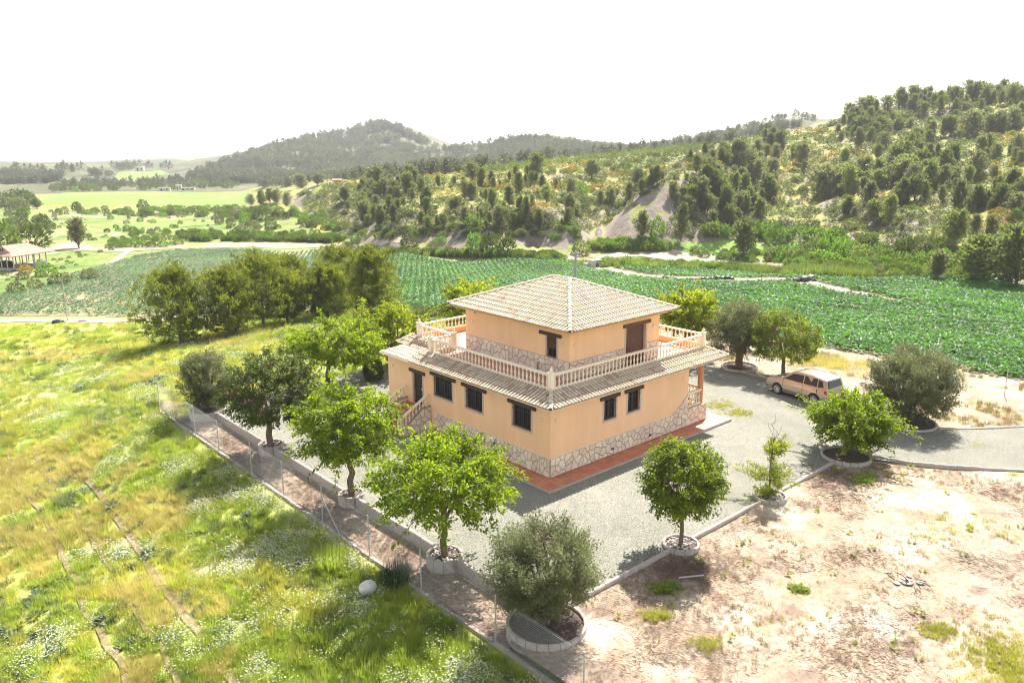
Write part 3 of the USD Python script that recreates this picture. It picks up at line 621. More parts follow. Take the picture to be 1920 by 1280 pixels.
# wing: nearly flat tiled roof, then a steeper slope up to the rear terrace
mb = MB()
fz0, fz1 = 3.50, 3.62
fr_ = Polygon([(0, 0), (2.85, 0), (2.85, 1.62), (0, 1.62)])
fs = (fz1 - fz0) / 1.62
mb.add(*deck((-.3, 13.65, fz0), (0, -1, 0), (1, 0, fs), fr_, 0))
tile_plane((-.3, 13.65, fz0), (0, -1, 0), (1, 0, fs), fr_, 2, [.35, .05, .58, .01, .01], exposure=.40)
rs = (4.0 - fz1) / 1.0
rp = Polygon([(0, 0), (4.2, 0), (4.2, 1.0 * math.hypot(1, rs)), (.12, 1.0 * math.hypot(1, rs))])
mb.add(*deck((1.3, 14.35, fz1 + .02), (0, -1, 0), (1, 0, rs), rp, 0))
tile_plane((1.3, 14.35, fz1 + .02), (0, -1, 0), (1, 0, rs), rp, 2, [.22, .25, .13, .2, .2], exposure=.36)
rp2 = Polygon([(0, 0), (12.1, 0), (11.3, .9), (1.0, .9)])
mb.add(*deck((EX1, 14.5, EZ), (-1, 0, 0), (0, -1, .4), rp2, 0))
tile_plane((EX1, 14.5, EZ), (-1, 0, 0), (0, -1, .4), rp2, 2, [.4, .16, .36, .03, .05])
usdkit.mesh(stage, ROOFS[2], mb.mesh(), PAN)
hip((1.25, 14.37, fz1 + .05), (2.3, 14.0, 4.02), ROOFS[2], r=.09)
obj('parapet', block((.45, 10.15, 3.3), (2.3, 11.2, 3.52)) + block((1.3, 11.1, 3.3), (2.4, 13.6, 3.6)), PLASTER, HOUSE)
tile_jobs.sort(key=lambda j: j[0])
rest = {}
for i, (d, W, tf, mi, roof) in enumerate(tile_jobs):
    if i < 290:
        obj('roof_tile', (W, tf), TILES[mi], ROOFS[roof], smooth=60)
    else:
        rest.setdefault((roof, mi), MB()).add(W, tf)
for (roof, mi), mb in sorted(rest.items()):
    obj('roof_tiles', mb.mesh(), TILES[mi], ROOFS[roof], smooth=60, kind='stuff')

# balustrades ---------------------------------------------------------------
PROF = np.array([(.055, 0), (.055, .05), (.032, .07), (.036, .13), (.055, .22), (.052, .28), (.026, .42), (.024, .48), (.042, .52), (.042, .555), (.055, .56), (.055, .60)])
def baluster(mb, p, h, k=1.0):
    mb.lathe(PROF * [k, h / .60], p, 8)
def balustrade(name, a, b, zb, parent, h=.60, pitch=.27, wall=None, slope=0.0):
    a, b = np.array(a, float), np.array(b, float)
    L = np.linalg.norm(b - a); t = (b - a) / L; s = np.array([-t[1], t[0]])
    def bar(z0, z1, w):
        mb = MB()
        v = [np.r_[p + s * q, z + (slope * L if p is b else 0)] for p in (a, b) for q in (-w, w) for z in (zb + z0, zb + z1)]
        return m3.Manifold.hull_points([tuple(map(float, x)) for x in v])
    bl = obj(name, bar(0, .08, .075), CAST, parent)
    obj('handrail', bar(.08 + h, .08 + h + .085, .085), CAST, bl)
    n = int(L / pitch)
    for i in range(n):
        q = (i + .5) / n
        p = a + t * L * q
        mb = MB(); baluster(mb, (p[0], p[1], zb + .08 + slope * L * q), h)
        obj('baluster', mb.mesh(), CAST, bl, smooth=50)
    if wall:
        mb = MB()
        v = [np.r_[p + s * q, z] for p in (a, b) for q in (-.07, .07) for z in (wall, zb)]
        obj('parapet', m3.Manifold.hull_points([tuple(map(float, x)) for x in v]), PLASTER_IN, bl)
    return bl
def post(p, zb, h, parent, w=.115, finial=True):
    x, y = p
    m = block((x - w, y - w, zb), (x + w, y + w, zb + h)) + block((x - w - .025, y - w - .025, zb + h), (x + w + .025, y + w + .025, zb + h + .05))
    m += block((x - w - .02, y - w - .02, zb - .0), (x + w + .02, y + w + .02, zb + .09))
    pp = obj('post', m, CAST, parent)
    if finial:
        obj('finial', MB().lathe([(.09, 0), (.05, .03), (.085, .09), (.06, .15), (.02, .24), (0.001, .26)], (x, y, zb + h + .05), 10).mesh(), CAST, pp, smooth=50)
TB = 3.98
PA, PF, PE, PB, PC, PD = (.72, 10.12), (.72, .72), (12.66, .72), (2.3, 10.12), (2.3, 13.45), (12.66, 13.45)
balustrade('balustrade', (.72, .85), (.72, 10.0), TB, HOUSE, wall=3.6)
balustrade('balustrade', (.85, .72), (12.53, .72), TB, HOUSE, wall=3.6)
balustrade('balustrade', (12.66, .85), (12.66, 13.3), TB + .12, HOUSE, h=.5, wall=3.7)
balustrade('balustrade', (.85, 10.12), (2.17, 10.12), TB, HOUSE, wall=3.6)
balustrade('balustrade', (2.3, 10.25), (2.3, 13.3), TB, HOUSE, wall=3.6)
balustrade('balustrade', (2.43, 13.45), (12.53, 13.45), TB + .12, HOUSE, h=.5, wall=3.5)
for p in (PA, PF, PE, PB, PC, PD):
    post(p, TB - .1, .92, HOUSE)
# porch ------------------------------------------------------------------------
obj('porch_column', MB().lathe([(.21, .98), (.21, 1.04), (.165, 1.06), (.16, 3.3), (.2, 3.33), (.2, 3.42)], (12.02, .28, 0), 16).mesh(), TERRA, HOUSE, smooth=50)
obj('porch_beam', block((10.5, .05, 3.38), (12.28, .5, 3.5)) + block((11.8, .5, 3.38), (12.28, 13.4, 3.5)), PLASTER, HOUSE)
obj('porch_ceiling', block((10.45, -.3, 3.5), (13.3, 13.4, 3.54)), PLASTER, HOUSE)
balustrade('porch_balustrade', (10.56, .14), (11.84, .14), 1.0, HOUSE, h=.68, pitch=.2)
balustrade('porch_balustrade', (12.14, .5), (12.14, 7.5), 1.0, HOUSE, h=.68, pitch=.22)
obj('porch_column', MB().lathe([(.21, .98), (.21, 1.04), (.165, 1.06), (.16, 3.3), (.2, 3.33), (.2, 3.42)], (12.02, 7.8, 0), 16).mesh(), TERRA, HOUSE, smooth=50)
# tiled path round the house: every tile its own piece
pth = obj('tiled_path', block((-1.0, -1.0, -.14), (13.38, -.02, -.012)) + block((-1.0, -.03, -.14), (-.02, 9.2, -.012)) + block((12.3, -.03, -.14), (13.38, 13.4, -.012)), KERBM, HOUSE)
prng = np.random.RandomState(3)
tile_n = 0
def ftile(x0, y0, x1, y1):
    g = .006
    z = .0 + prng.normal(0, .0012)
    a, b = np.array([[x0 + g, y0 + g], [x1 - g, y0 + g], [x1 - g, y1 - g], [x0 + g, y1 - g]]), .008
    c = a + (a.mean(0) - a) * .03
    v = np.vstack([np.c_[a, np.full(4, -.012)], np.c_[a, np.full(4, z - .003)], np.c_[c, np.full(4, z)]])
    f = []
    for i in range(4):
        j = (i + 1) % 4
        f += [[i, j, 4 + j], [i, 4 + j, 4 + i], [4 + i, 4 + j, 8 + j], [4 + i, 8 + j, 8 + i]]
    f += [[8, 9, 10], [8, 10, 11]]
    obj('floor_tile', (v, np.array(f)), FLOORS[prng.randint(3)], pth)
step = .333
for i in range(43):
    for j in range(3):
        ftile(-.99 + i * step, -.99 + j * step - .0, -.99 + (i + 1) * step, -.99 + (j + 1) * step) if j < 2 or True else 0
for i in range(3):
    for j in range(30):
        if j * step < 9.2 - .02 - step:
            ftile(-.99 + i * step - 0, .01 + j * step, -.99 + (i + 1) * step, .01 + (j + 1) * step)
obj('path_paving', block((12.34, .02, -.011), (13.36, 13.4, -.001)), FLOORS[0], pth)
# side stairs down from the door
st = None
for i in range(6):
    z = 1.0 - i * .18
    b = block((-.55 - i * .27, 9.55, -.13), (-.0 if i == 0 else -.55 - (i - 1) * .27, 11.5, z))
    st = obj('stairs', b, FLOORS[1], HOUSE) if i == 0 else st
    if i:
        obj('step', b, FLOORS[i % 3], st)
cheek = m3.Manifold.hull_points([(-x, y, z) for y in (9.3, 9.55) for x, z in ((0.0, -.13), (0.0, 1.25), (.55, 1.22), (1.95, .22), (1.95, -.13))])
ck = obj('stair_cheek', cheek, GROUT, HOUSE)
stones(Polygon([(0.02, -.1), (.02, 1.2), (.55, 1.17), (1.9, .2), (1.9, -.1)]), 16, lambda s, z, d: (-s, 9.3 - d, z), 12, ck)
ck = obj('stair_cheek', cheek.translate((0, 2.2, 0)), GROUT, HOUSE)
stones(Polygon([(0.02, -.1), (.02, 1.2), (.55, 1.17), (1.9, .2), (1.9, -.1)]), 14, lambda s, z, d: (-s, 11.5 - d, z), 13, ck)
for y in (9.42, 11.62):
    balustrade('stair_balustrade', (-.1, y), (-1.9, y), 1.2, HOUSE, h=.55, pitch=.21, slope=-.55)
    post((-2.0, y), .1, 1.0, HOUSE, w=.09)
# ---------------------------------------------------------------- foliage
def leafmat(name, dark, mid, light, trans, tf=.42, scale=.5, rough=.5):
    dark, light = tuple(np.array(dark) * .72), tuple(np.minimum(np.array(light) * 1.18, .85))
    mid, trans = tuple(np.array(mid) * 1.15), tuple(np.array(trans) * .88)
    n = {'g': ('geometry', {}), 'n': ('noise_texture', {'scale': scale, 'detail': 3.0}), 'a': ('math', {'math_type': 'multiply_add', 'value2': .55, 'value3': 0.0}),
         's': ('math', {'math_type': 'multiply_add', 'value2': .62, 'value3': -.05}),
         'r': ('rgb_ramp', {'ramp': [(.15, dark), (.5, mid), (.85, light)]}), 'p': ('principled_bsdf', {'roughness': rough, 'specular_ior_level': .35}),
         't': ('translucent_bsdf', {}), 'tm': ('mix_color', {'blend_type': 'multiply', 'fac': 1.0, 'b': trans, 'use_clamp': False}), 'x': ('mix_closure', {'fac': tf}),
         'k': ('mix_color', {'blend_type': 'multiply', 'fac': 1.0, 'b': (1.0, 1.0, 1.0)})}
    l = [('g.position', 'n.vector'), ('n.fac', 'a.value1'), ('g.random_per_island', 's.value1'), ('a.value', 's.value3'), ('s.value', 'r.fac'), ('r.color', 'p.base_color'),
         ('r.color', 'tm.a'), ('tm.result', 't.color'), ('p.BSDF', 'x.closure1'), ('t.BSDF', 'x.closure2')]
    n.pop('k')
    return mat_key(name, n, l, surface='x.closure')
L_MUL = leafmat('mulberry_leaf', (.13, .22, .012), (.30, .40, .018), (.50, .57, .035), (1.8, 1.65, .7), .62)
L_MULY = leafmat('yellow_green_leaf', (.18, .25, .012), (.33, .41, .022), (.50, .55, .04), (1.8, 1.6, .8), .62)
L_ROUND = leafmat('round_tree_leaf', (.09, .15, .012), (.26, .34, .02), (.45, .51, .04), (1.9, 1.7, .8), .5)
L_CAROB = leafmat('dark_tree_leaf', (.05, .085, .016), (.13, .17, .033), (.31, .33, .08), (1.7, 1.6, .9), .38)
L_OLIVE = leafmat('olive_leaf', (.11, .13, .06), (.25, .275, .125), (.44, .46, .25), (1.4, 1.4, .9), .38)
L_PINE = leafmat('pine_needles', (.12, .15, .028), (.30, .335, .05), (.50, .49, .10), (1.4, 1.4, .7), .52, scale=.8)
L_HPINE = leafmat('hill_pine_needles', (.13, .17, .055), (.26, .31, .10), (.40, .44, .15), (1.4, 1.4, .9), .52, scale=.05)
L_GPINE = leafmat('grey_pine_needles', (.15, .17, .085), (.265, .285, .14), (.40, .41, .20), (1.4, 1.4, .9), .52, scale=.05)
L_FWOOD = leafmat('far_wood_needles', (.10, .115, .07), (.16, .175, .10), (.24, .25, .15), (1.3, 1.3, 1.0), .4, scale=.02)
L_SHRUB = leafmat('shrub_leaf', (.09, .14, .025), (.19, .25, .05), (.31, .36, .09), (1.6, 1.6, 1.0), .4, scale=.06)
L_BUSHG = leafmat('bright_bush_leaf', (.09, .19, .02), (.17, .31, .035), (.27, .41, .06), (1.7, 1.6, 1.0), .45, scale=.08)
L_BROOM = leafmat('broom_flower', (.35, .26, .02), (.5, .38, .02), (.6, .46, .04), (1.2, 1.1, .5), .3, scale=.1)
L_SCRUB = leafmat('scrub_leaf', (.11, .14, .035), (.22, .245, .065), (.35, .34, .11), (1.3, 1.3, .9), .35, scale=.05)
L_REED = leafmat('reed_blade', (.14, .20, .045), (.25, .32, .08), (.38, .42, .14), (1.6, 1.6, 1.0), .45, scale=.1)
L_CROP = leafmat('crop_leaf', (.055, .16, .03), (.12, .275, .045), (.20, .38, .07), (1.6, 1.7, .9), .45, scale=.12)
L_CROPB = leafmat('crop_leaf_pale', (.09, .18, .085), (.15, .26, .12), (.25, .36, .17), (1.5, 1.6, 1.1), .38, scale=.12)
BARK = plain('bark', (.17, .12, .085), .9, .3, 6, .6, 30)
BARKP = plain('pine_bark', (.16, .12, .095), .9, .3, 6, .5, 20)

def unit(v):
    return v / (np.linalg.norm(v, axis=-1, keepdims=True) + 1e-9)
def leaf_quads(P, ax, nr, L, W, fold=.12):
    """rhombic leaves: base, two sides, tip"""
    ax = unit(ax); side = unit(np.cross(ax, nr)); up = np.cross(side, ax)
    L, W = np.broadcast_to(L, len(P))[:, None], np.broadcast_to(W, len(P))[:, None]
    v = np.stack([P, P + ax * L * .45 + side * W / 2 + up * W * fold, P + ax * L, P + ax * L * .45 - side * W / 2 + up * W * fold], 1).reshape(-1, 3)
    b = np.arange(len(P))[:, None] * 4
    return v, np.concatenate([b + [0, 1, 2], b + [0, 2, 3]], 0)
def branch(mb, a, b, r0, r1, rng, wob=.08, k=3, n=5, up=0.0):
    a, b = np.array(a, float), np.array(b, float)
    L = np.linalg.norm(b - a)
    pts = [a + (b - a) * t + (rng.normal(0, wob * L, 3) * (0 < i < k)) + np.array([0, 0, up * L * t * (1 - t) * 4 * .25]) for i, t in enumerate(np.linspace(0, 1, k + 1))]
    for i in range(k):
        mb.rod(pts[i], pts[i + 1], r0 + (r1 - r0) * i / k, r0 + (r1 - r0) * (i + 1) / k, n)
    return pts
def crown_points(rng, n, R, lumps, shell=.55, zlow=-1.0):
    """points in a lumpy ellipsoid (radii R), denser to the outside"""
    out = []
    ld = unit(rng.normal(size=(lumps, 3))); lw = rng.uniform(.75, 1.12, lumps)
    while len(out) < n:
        d = unit(rng.normal(size=(n, 3)))
        w = np.exp((d @ ld.T) * 5); k = (w * lw).sum(1) / w.sum(1)
        r = rng.uniform(shell ** 3, 1, n) ** (1 / 3) * k
        p = d * r[:, None]
        out += [q for q in p if q[2] > zlow]
    return np.array(out[:n]) * R
def broadleaf(seed, trunk_h, trunk_r, R, zc, sprays, per, spray_len, leaf, lumps=14, droop=.35, shell=.5, flat=.0, off=(0, 0), zlow=-.8, limbs=6, up=.0, width=.55, spread=.16, shoots=0):
    """-> (trunk mesh, crown mesh); crown centre (off, zc), radii R"""
    rng = np.random.RandomState(seed)
    R = np.array(R, float)
    C = np.array([off[0], off[1], zc])
    tips = C + crown_points(rng, sprays, R, lumps, shell, zlow)
    tips[:, 2] = np.maximum(tips[:, 2], .25)
    mb = MB()
    top = np.array([off[0] * .3, off[1] * .3, trunk_h])
    branch(mb, (0, 0, -.15), top, trunk_r * 1.15, trunk_r * .8, rng, .03, 4, 8)
    joints = []
    for i in range(limbs):
        a = 2 * math.pi * (i + rng.uniform(-.25, .25)) / limbs
        e = C + np.array([math.cos(a) * R[0] * .55, math.sin(a) * R[1] * .55, R[2] * rng.uniform(-.25, .45)])
        pts = branch(mb, top, e, trunk_r * .55, trunk_r * .16, rng, .06, 4, 5, up=.25)
        joints += pts[1:]
    pts = branch(mb, top, C + [0, 0, R[2] * .6], trunk_r * .6, trunk_r * .15, rng, .05, 4, 5)
    joints += pts[1:]
    joints = np.array(joints)
    near = joints[np.argmin(((tips[:, None] - joints[None]) ** 2).sum(-1), 1)]
    for t, j in zip(tips, near):
        branch(mb, j, t, trunk_r * .12, .008, rng, .06, 2, 3)
    out = unit(tips - (C - [0, 0, R[2] * .4])) + rng.normal(0, .35, tips.shape)
    out[:, 2] = out[:, 2] * (1 - flat) + up
    out = unit(out)
    n = sprays * per
    T = np.repeat(tips, per, 0); O = np.repeat(out, per, 0)
    s = rng.uniform(-.65, .6, n)
    lenk = np.repeat(rng.uniform(.65, 1.3, sprays), per) * spray_len
    P = T + O * (s * lenk)[:, None] + rng.normal(0, spread, (n, 3)) * spray_len * np.array([1, 1, .7])
    P[:, 2] -= droop * np.maximum(s, 0) ** 2 * lenk * .9
    ax = unit(O * .5 + rng.normal(0, .65, (n, 3)) + [0, 0, -droop])
    nr = unit(np.array([0, 0, 1.0]) + rng.normal(0, .55, (n, 3)))
    L = leaf * rng.uniform(.65, 1.25, n)
    if shoots:
        e0 = tips[rng.choice(len(tips), shoots, replace=False)]
        d0 = unit((e0 - C) * [1, 1, .45] / R.mean() + rng.normal(0, .25, e0.shape) + [0, 0, .12])
        ln = rng.uniform(.7, 1.5, shoots)
        Ps, As = [], []
        for e, d, l_ in zip(e0, d0, ln):
            q = branch(mb, e - d * .3, e + d * l_ - [0, 0, .12 * l_], .016, .005, rng, .03, 3, 3, up=.2)
            k = int(46 * l_)
            t = rng.uniform(0, 1.04, k)
            base = e - d * .3 + d * (l_ + .3) * t[:, None] + np.array([0, 0, .1]) * (t * (1 - t) * 4)[:, None] - np.array([0, 0, .12 * l_]) * t[:, None]
            Ps.append(base + rng.normal(0, .05, (k, 3))); As.append(d * .6 + rng.normal(0, .7, (k, 3)) + [0, 0, -.3])
        Ps, As = np.vstack(Ps), np.vstack(As)
        n2 = len(Ps)
        P, ax = np.vstack([P, Ps]), np.vstack([ax, unit(As)])
        nr = np.vstack([nr, unit(np.array([0, 0, 1.0]) + rng.normal(0, .45, (n2, 3)))]); L = np.concatenate([L, leaf * rng.uniform(.7, 1.2, n2)])
    v, f = leaf_quads(P, ax, nr, L, L * width)
    return mb.mesh(), (v, f)
def needles(P, O, rng, per, L, W):
    """tufts: thin blades fanning from each point"""
    n = len(P) * per
    PP = np.repeat(P, per, 0) + rng.normal(0, L * .35, (n, 3))
    ax = unit(np.repeat(O, per, 0) + rng.normal(0, .6, (n, 3)))
    return leaf_quads(PP, ax, rng.normal(size=(n, 3)), L * rng.uniform(.6, 1.3, n), W, 0.0)
def pine(seed, H, Rx, base=.12, boughs=60, per=9, tl=.5, tw=.12, conic=.5, rnd=.0, lean=(0, 0), trunk_r=.13, tufts=5, asym=.25):
    rng = np.random.RandomState(seed)
    mb = MB()
    top = np.array([lean[0], lean[1], H])
    branch(mb, (0, 0, -.4), top, trunk_r, .02, rng, .015, 5, 6)
    z = base + (1 - base) * np.linspace(0, 1, boughs) ** .9 * .97
    a = np.arange(boughs) * 2.399 + rng.uniform(-.4, .4, boughs)
    zz_ = np.clip((z - base) / (1 - base), 0, 1)
    cone = np.minimum((z - base + .12) * 3.2, (1.03 - z) * (1.0 + conic)) / .85
    ball = np.sqrt(np.maximum(.02, 1 - np.abs(zz_ * 1.75 - .75) ** 2.4))
    prof = np.clip(cone * (1 - rnd) + ball * rnd, .10, 1) * rng.uniform(.68, 1.12, boughs) * (1 + asym * np.cos(a - seed)) * (1 + .22 * np.sin(a * 3 + z * 9 + seed))
    r = prof * Rx
    ctr = top * z[:, None] * [1, 1, 1]
    E = ctr + np.stack([np.cos(a) * r, np.sin(a) * r, r * .28 + rng.normal(0, .03, boughs) * H], 1)
    for c, e, zz in zip(ctr, E, z):
        mb.rod(c - [0, 0, .1], e, max(.012, trunk_r * .3 * (1 - zz)), .008, 4)
    Ps, Os = [], []
    for i in range(boughs):
        for t in np.linspace(.35, 1.0, tufts):
            Ps.append(ctr[i] + (E[i] - ctr[i]) * t + rng.normal(0, .16 * Rx * .5, 3)); Os.append(unit(E[i] - ctr[i]) * .7 + [0, 0, .75])
    v, f = needles(np.array(Ps), np.array(Os), rng, per, tl, tw)
    return mb.mesh(), (v, f)
def dome(seed, R, H, n, leaf, width=.5, lumps=9, stems=True, up=.3):
    rng = np.random.RandomState(seed)
    P = crown_points(rng, n, (R, R, H * .62), lumps, .62, -.62)
    P[:, 2] += H * .40
    O = unit(P - [0, 0, H * .1]) + rng.normal(0, .55, P.shape) + [0, 0, up]
    L = leaf * rng.uniform(.6, 1.3, n)
    v, f = leaf_quads(P, O, rng.normal(size=P.shape) + [0, 0, .8], L, L * width)
    mb = MB()
    for k in range(5):
        a = k * 1.26
        mb.rod((0, 0, -.1), (math.cos(a) * R * .45, math.sin(a) * R * .45, H * .55), .04 * R, .012 * R, 4)
    return mb.mesh(), (v, f)
def add_tree(name, label, meshes, loc, leafm, barkm, rotz=0.0, cat='tree', group=None, crown='crown', trunk='trunk'):
    t = thing(name, label, cat, loc, rotz, group)
    obj(trunk, meshes[0], barkm, t, smooth=60)
    obj(crown, meshes[1], leafm, t)
    return t

G0 = -.13
# ---------------------------------------------------------------- the garden trees
mul = dict(droop=.35, flat=.45, shell=.4, width=.5, shoots=60)
add_tree('mulberry_tree', 'spreading bright green tree with ragged outstretched branches nearest the tiled path corner', broadleaf(11, 1.45, .13, (2.75, 2.75, 1.55), 3.3, 250, 60, .64, .165, lumps=30, **mul), (-7.9, -2.35, G0), L_MUL, BARK, .4)
add_tree('mulberry_tree', 'tall bright green tree with dark trunk in front of the side door stairs', broadleaf(12, 1.5, .15, (2.3, 2.3, 1.75), 3.35, 230, 58, .62, .165, lumps=24, **mul), (-7.75, 4.8, G0), L_MUL, BARK, 1.4)
add_tree('mulberry_tree', 'wide bright green tree behind the round dark tree, left of the house', broadleaf(13, 1.5, .14, (3.5, 3.1, 1.7), 2.9, 260, 60, .6, .19, lumps=24, off=(-1.1, .3), **mul), (.25, 21.3, G0 - .1), L_MUL, BARK, 2.0)
add_tree('mulberry_tree', 'low wide bright green tree half hiding the brown car', broadleaf(14, 1.1, .13, (2.2, 2.2, 1.45), 1.85, 240, 66, .58, .165, lumps=26, off=(.45, -.4), zlow=-.95, **mul), (13.1, -7.75, G0), L_MUL, BARK, .9)
add_tree('mulberry_tree', 'yellow-green tree with a dark leafy base behind the left terrace post', broadleaf(15, 1.2, .12, (2.2, 2.2, 2.0), 2.6, 190, 50, .6, .21, lumps=18, zlow=-.95, **mul), (5.9, 21.2, G0 - .1), L_MULY, BARK, .2)
add_tree('mulberry_tree', 'tall yellow-green tree behind the right end of the upper roof', broadleaf(16, 1.4, .13, (2.5, 2.5, 1.95), 3.2, 210, 50, .6, .21, lumps=18, zlow=-.95, **mul), (23.3, 9.5, G0), L_MULY, BARK, .7)
add_tree('mulberry_tree', 'pale yellow-green tree top showing behind the left slope of the upper roof', broadleaf(17, 1.6, .13, (2.5, 2.3, 1.9), 3.6, 120, 40, .7, .2, lumps=18, **mul), (12.0, 20.9, G0), L_MULY, BARK, .7)
add_tree('round_tree', 'small round-headed green tree on a slim trunk in front of the right façade', broadleaf(18, 1.5, .085, (1.72, 1.72, 1.62), 2.9, 280, 64, .46, .14, lumps=18, droop=.45, shell=.5, width=.5, spread=.2), (-.5, -7.8, G0), L_ROUND, BARK, .3)
add_tree('round_tree', 'dense dark round-headed tree on a thick trunk beside the wire fence', broadleaf(19, 1.45, .16, (2.5, 2.5, 1.9), 3.05, 330, 60, .48, .15, lumps=14, droop=.4, shell=.55, width=.5, spread=.2), (-7.7, 12.9, G0), L_CAROB, BARK, 1.0)
add_tree('round_tree', 'dark round-headed tree with a yellow-green top behind the brown car', broadleaf(20, 1.35, .13, (2.5, 2.5, 1.75), 2.75, 290, 56, .48, .15, lumps=14, droop=.4, shell=.55, width=.5, spread=.2), (23.5, 1.75, G0), L_ROUND, BARK, 2.0)
oli = dict(droop=.0, shell=.45, width=.3, up=.25, spread=.22, zlow=-.95)
add_tree('olive_tree', 'bushy grey-green olive tree in the wide stone ring nearest the camera', broadleaf(21, .5, .16, (1.8, 1.8, 1.75), 1.95, 330, 120, .5, .115, lumps=16, **oli), (-8.15, -7.95, G0), L_OLIVE, BARK, 0, crown='crown')
add_tree('olive_tree', 'bushy olive tree at the far corner of the wire fence', broadleaf(22, .5, .15, (1.55, 1.55, 1.75), 1.9, 250, 80, .5, .14, lumps=14, **oli), (-7.85, 20.85, G0), L_OLIVE, BARK, 1)
add_tree('olive_tree', 'very wide rounded olive tree by the driveway on the right', broadleaf(23, .6, .2, (2.7, 2.6, 2.05), 2.15, 460, 90, .5, .15, lumps=18, **oli), (20.6, -7.6, G0), L_OLIVE, BARK, 2)
add_tree('olive_tree', 'dark old olive tree on a thick trunk behind the porch column', broadleaf(24, 1.2, .26, (2.25, 2.25, 1.9), 2.75, 340, 80, .5, .15, lumps=12, **oli), (23.2, 4.9, G0), L_OLIVE, BARK, 3)
# the ailing sapling: bare leader above a skirt of ferny leaves
def sapling():
    rng = np.random.RandomState(31)
    mb = MB()
    branch(mb, (0, 0, -.1), (.05, .02, 2.75), .045, .022, rng, .01, 4, 6)
    for a, h in ((.5, 1.3), (2.2, .9), (4.0, 1.1), (5.3, .75)):
        branch(mb, (.05, .02, 2.65), (.05 + math.cos(a) * .3, .02 + math.sin(a) * .3, 2.7 + h * .9), .014, .004, rng, .08, 4, 3)
    tips, Os = [], []
    for z, R, k in ((.35, .7, 8), (.85, 1.3, 13), (1.2, .95, 9), (2.1, .5, 7), (2.45, .6, 8)):
        for i in range(k):
            a = rng.uniform(0, 6.28); r = R * rng.uniform(.5, 1.1)
            e = np.array([math.cos(a) * r, math.sin(a) * r, z + r * .12])
            e[2] += rng.normal(0, .16)
            branch(mb, (0, 0, z - .1), e, .012, .004, rng, .04, 2, 3)
            for t in np.linspace(.35, 1.1, 9):
                tips.append(np.array([0, 0, z - .1]) * (1 - t) + e * t); Os.append(e)
    T, O = np.array(tips), unit(np.array(Os))
    P = np.repeat(T, 13, 0) + rng.normal(0, .07, (len(T) * 13, 3))
    ax = np.repeat(O, 13, 0) * .5 + rng.normal(0, .7, P.shape) + [0, 0, -.2]
    v, f = leaf_quads(P, ax, np.array([0, 0, 1.0]) + rng.normal(0, .4, P.shape), .12 * rng.uniform(.7, 1.2, len(P)), .045)
    return mb.mesh(), (v, f)
add_tree('sapling', 'thin sapling with bare top twigs and a ferny green skirt', sapling(), (6.05, -7.75, G0), L_MULY, BARK)
def bare_shoot():
    rng = np.random.RandomState(33)
    mb = MB(); P = []
    pts = branch(mb, (0, 0, 0), (-1.1, -.2, 3.3), .05, .02, rng, .04, 4, 5)
    for a, h, r in ((.3, 1.4, .6), (2.6, 1.1, 1.5), (3.4, .4, 1.6), (1.3, 1.6, .3), (3.0, -.2, 1.2)):
        q = branch(mb, pts[-2 + (h > 1)], np.array(pts[-1]) + [math.cos(a) * r, math.sin(a) * r, h], .02, .006, rng, .06, 5, 3)
        for b in q[2:]:
            P += [b + rng.normal(0, .1, 3) for _ in range(22)]
    P = np.array(P)
    v, f = leaf_quads(P, rng.normal(size=P.shape), np.array([0, 0, 1.0]) + rng.normal(0, .5, P.shape), .17, .1)
    return mb.mesh(), (v, f)
add_tree('sapling', 'sparse pale shoots standing against the dark pines behind the yellow-green tree', bare_shoot(), (5.4, 24.5, -.5), L_MULY, BARK, .8)
add_tree('shrub', 'small dark shrub on the gravel behind the tiled wing roof', dome(34, .72, 1.85, 2600, .13, .5), (2.8, 19.6, G0), L_CAROB, BARK, cat='shrub')
# the pine clump on the slope
for i, (px, py, z0, top, half, kw, lb) in enumerate([
        (338, 645, None, 497, 68, dict(conic=.2, base=.02, asym=.3), 'olive-green pine at the left end of the clump beside the white road'),
        (432, 628, None, 500, 62, dict(conic=.15, base=.05), 'broad olive-green pine second from the left in the clump'),
        (492, 612, None, 472, 62, dict(conic=.4, base=.1), 'tallest pine in the left half of the clump, with a pointed top'),
        (540, 604, None, 505, 45, dict(conic=.1, base=.08), 'low rounded pine at the right end of the left half of the clump'),
        (616, 596, None, 496, 55, dict(conic=.1, base=.03), 'dense rounded pine in front in the right half of the clump'),
        (700, 606, None, 463, 54, dict(conic=.05, base=.04), 'tall dark pine at the right end of the clump, beside the crop field'),
        (640, 582, None, 462, 62, dict(conic=.1, base=.1), 'broad pine standing behind the two pines in the right half of the clump'),
        (545, 585, None, 478, 50, dict(conic=.3, base=.15), 'pine half hidden behind the middle of the clump')]):
    g = on_ground(px, py)
    dep = (g - CAM) @ FW
    H = (py - top) * dep / FPX * 1.02
    add_tree('pine_tree', lb, pine(40 + i, H * .93, half * dep / FPX * 1.0, boughs=110, per=22, tl=.34, tw=.075, trunk_r=.15, tufts=7, rnd=.7, **kw), (g[0], g[1], g[2] - .1), L_PINE, BARKP, cat='pine')
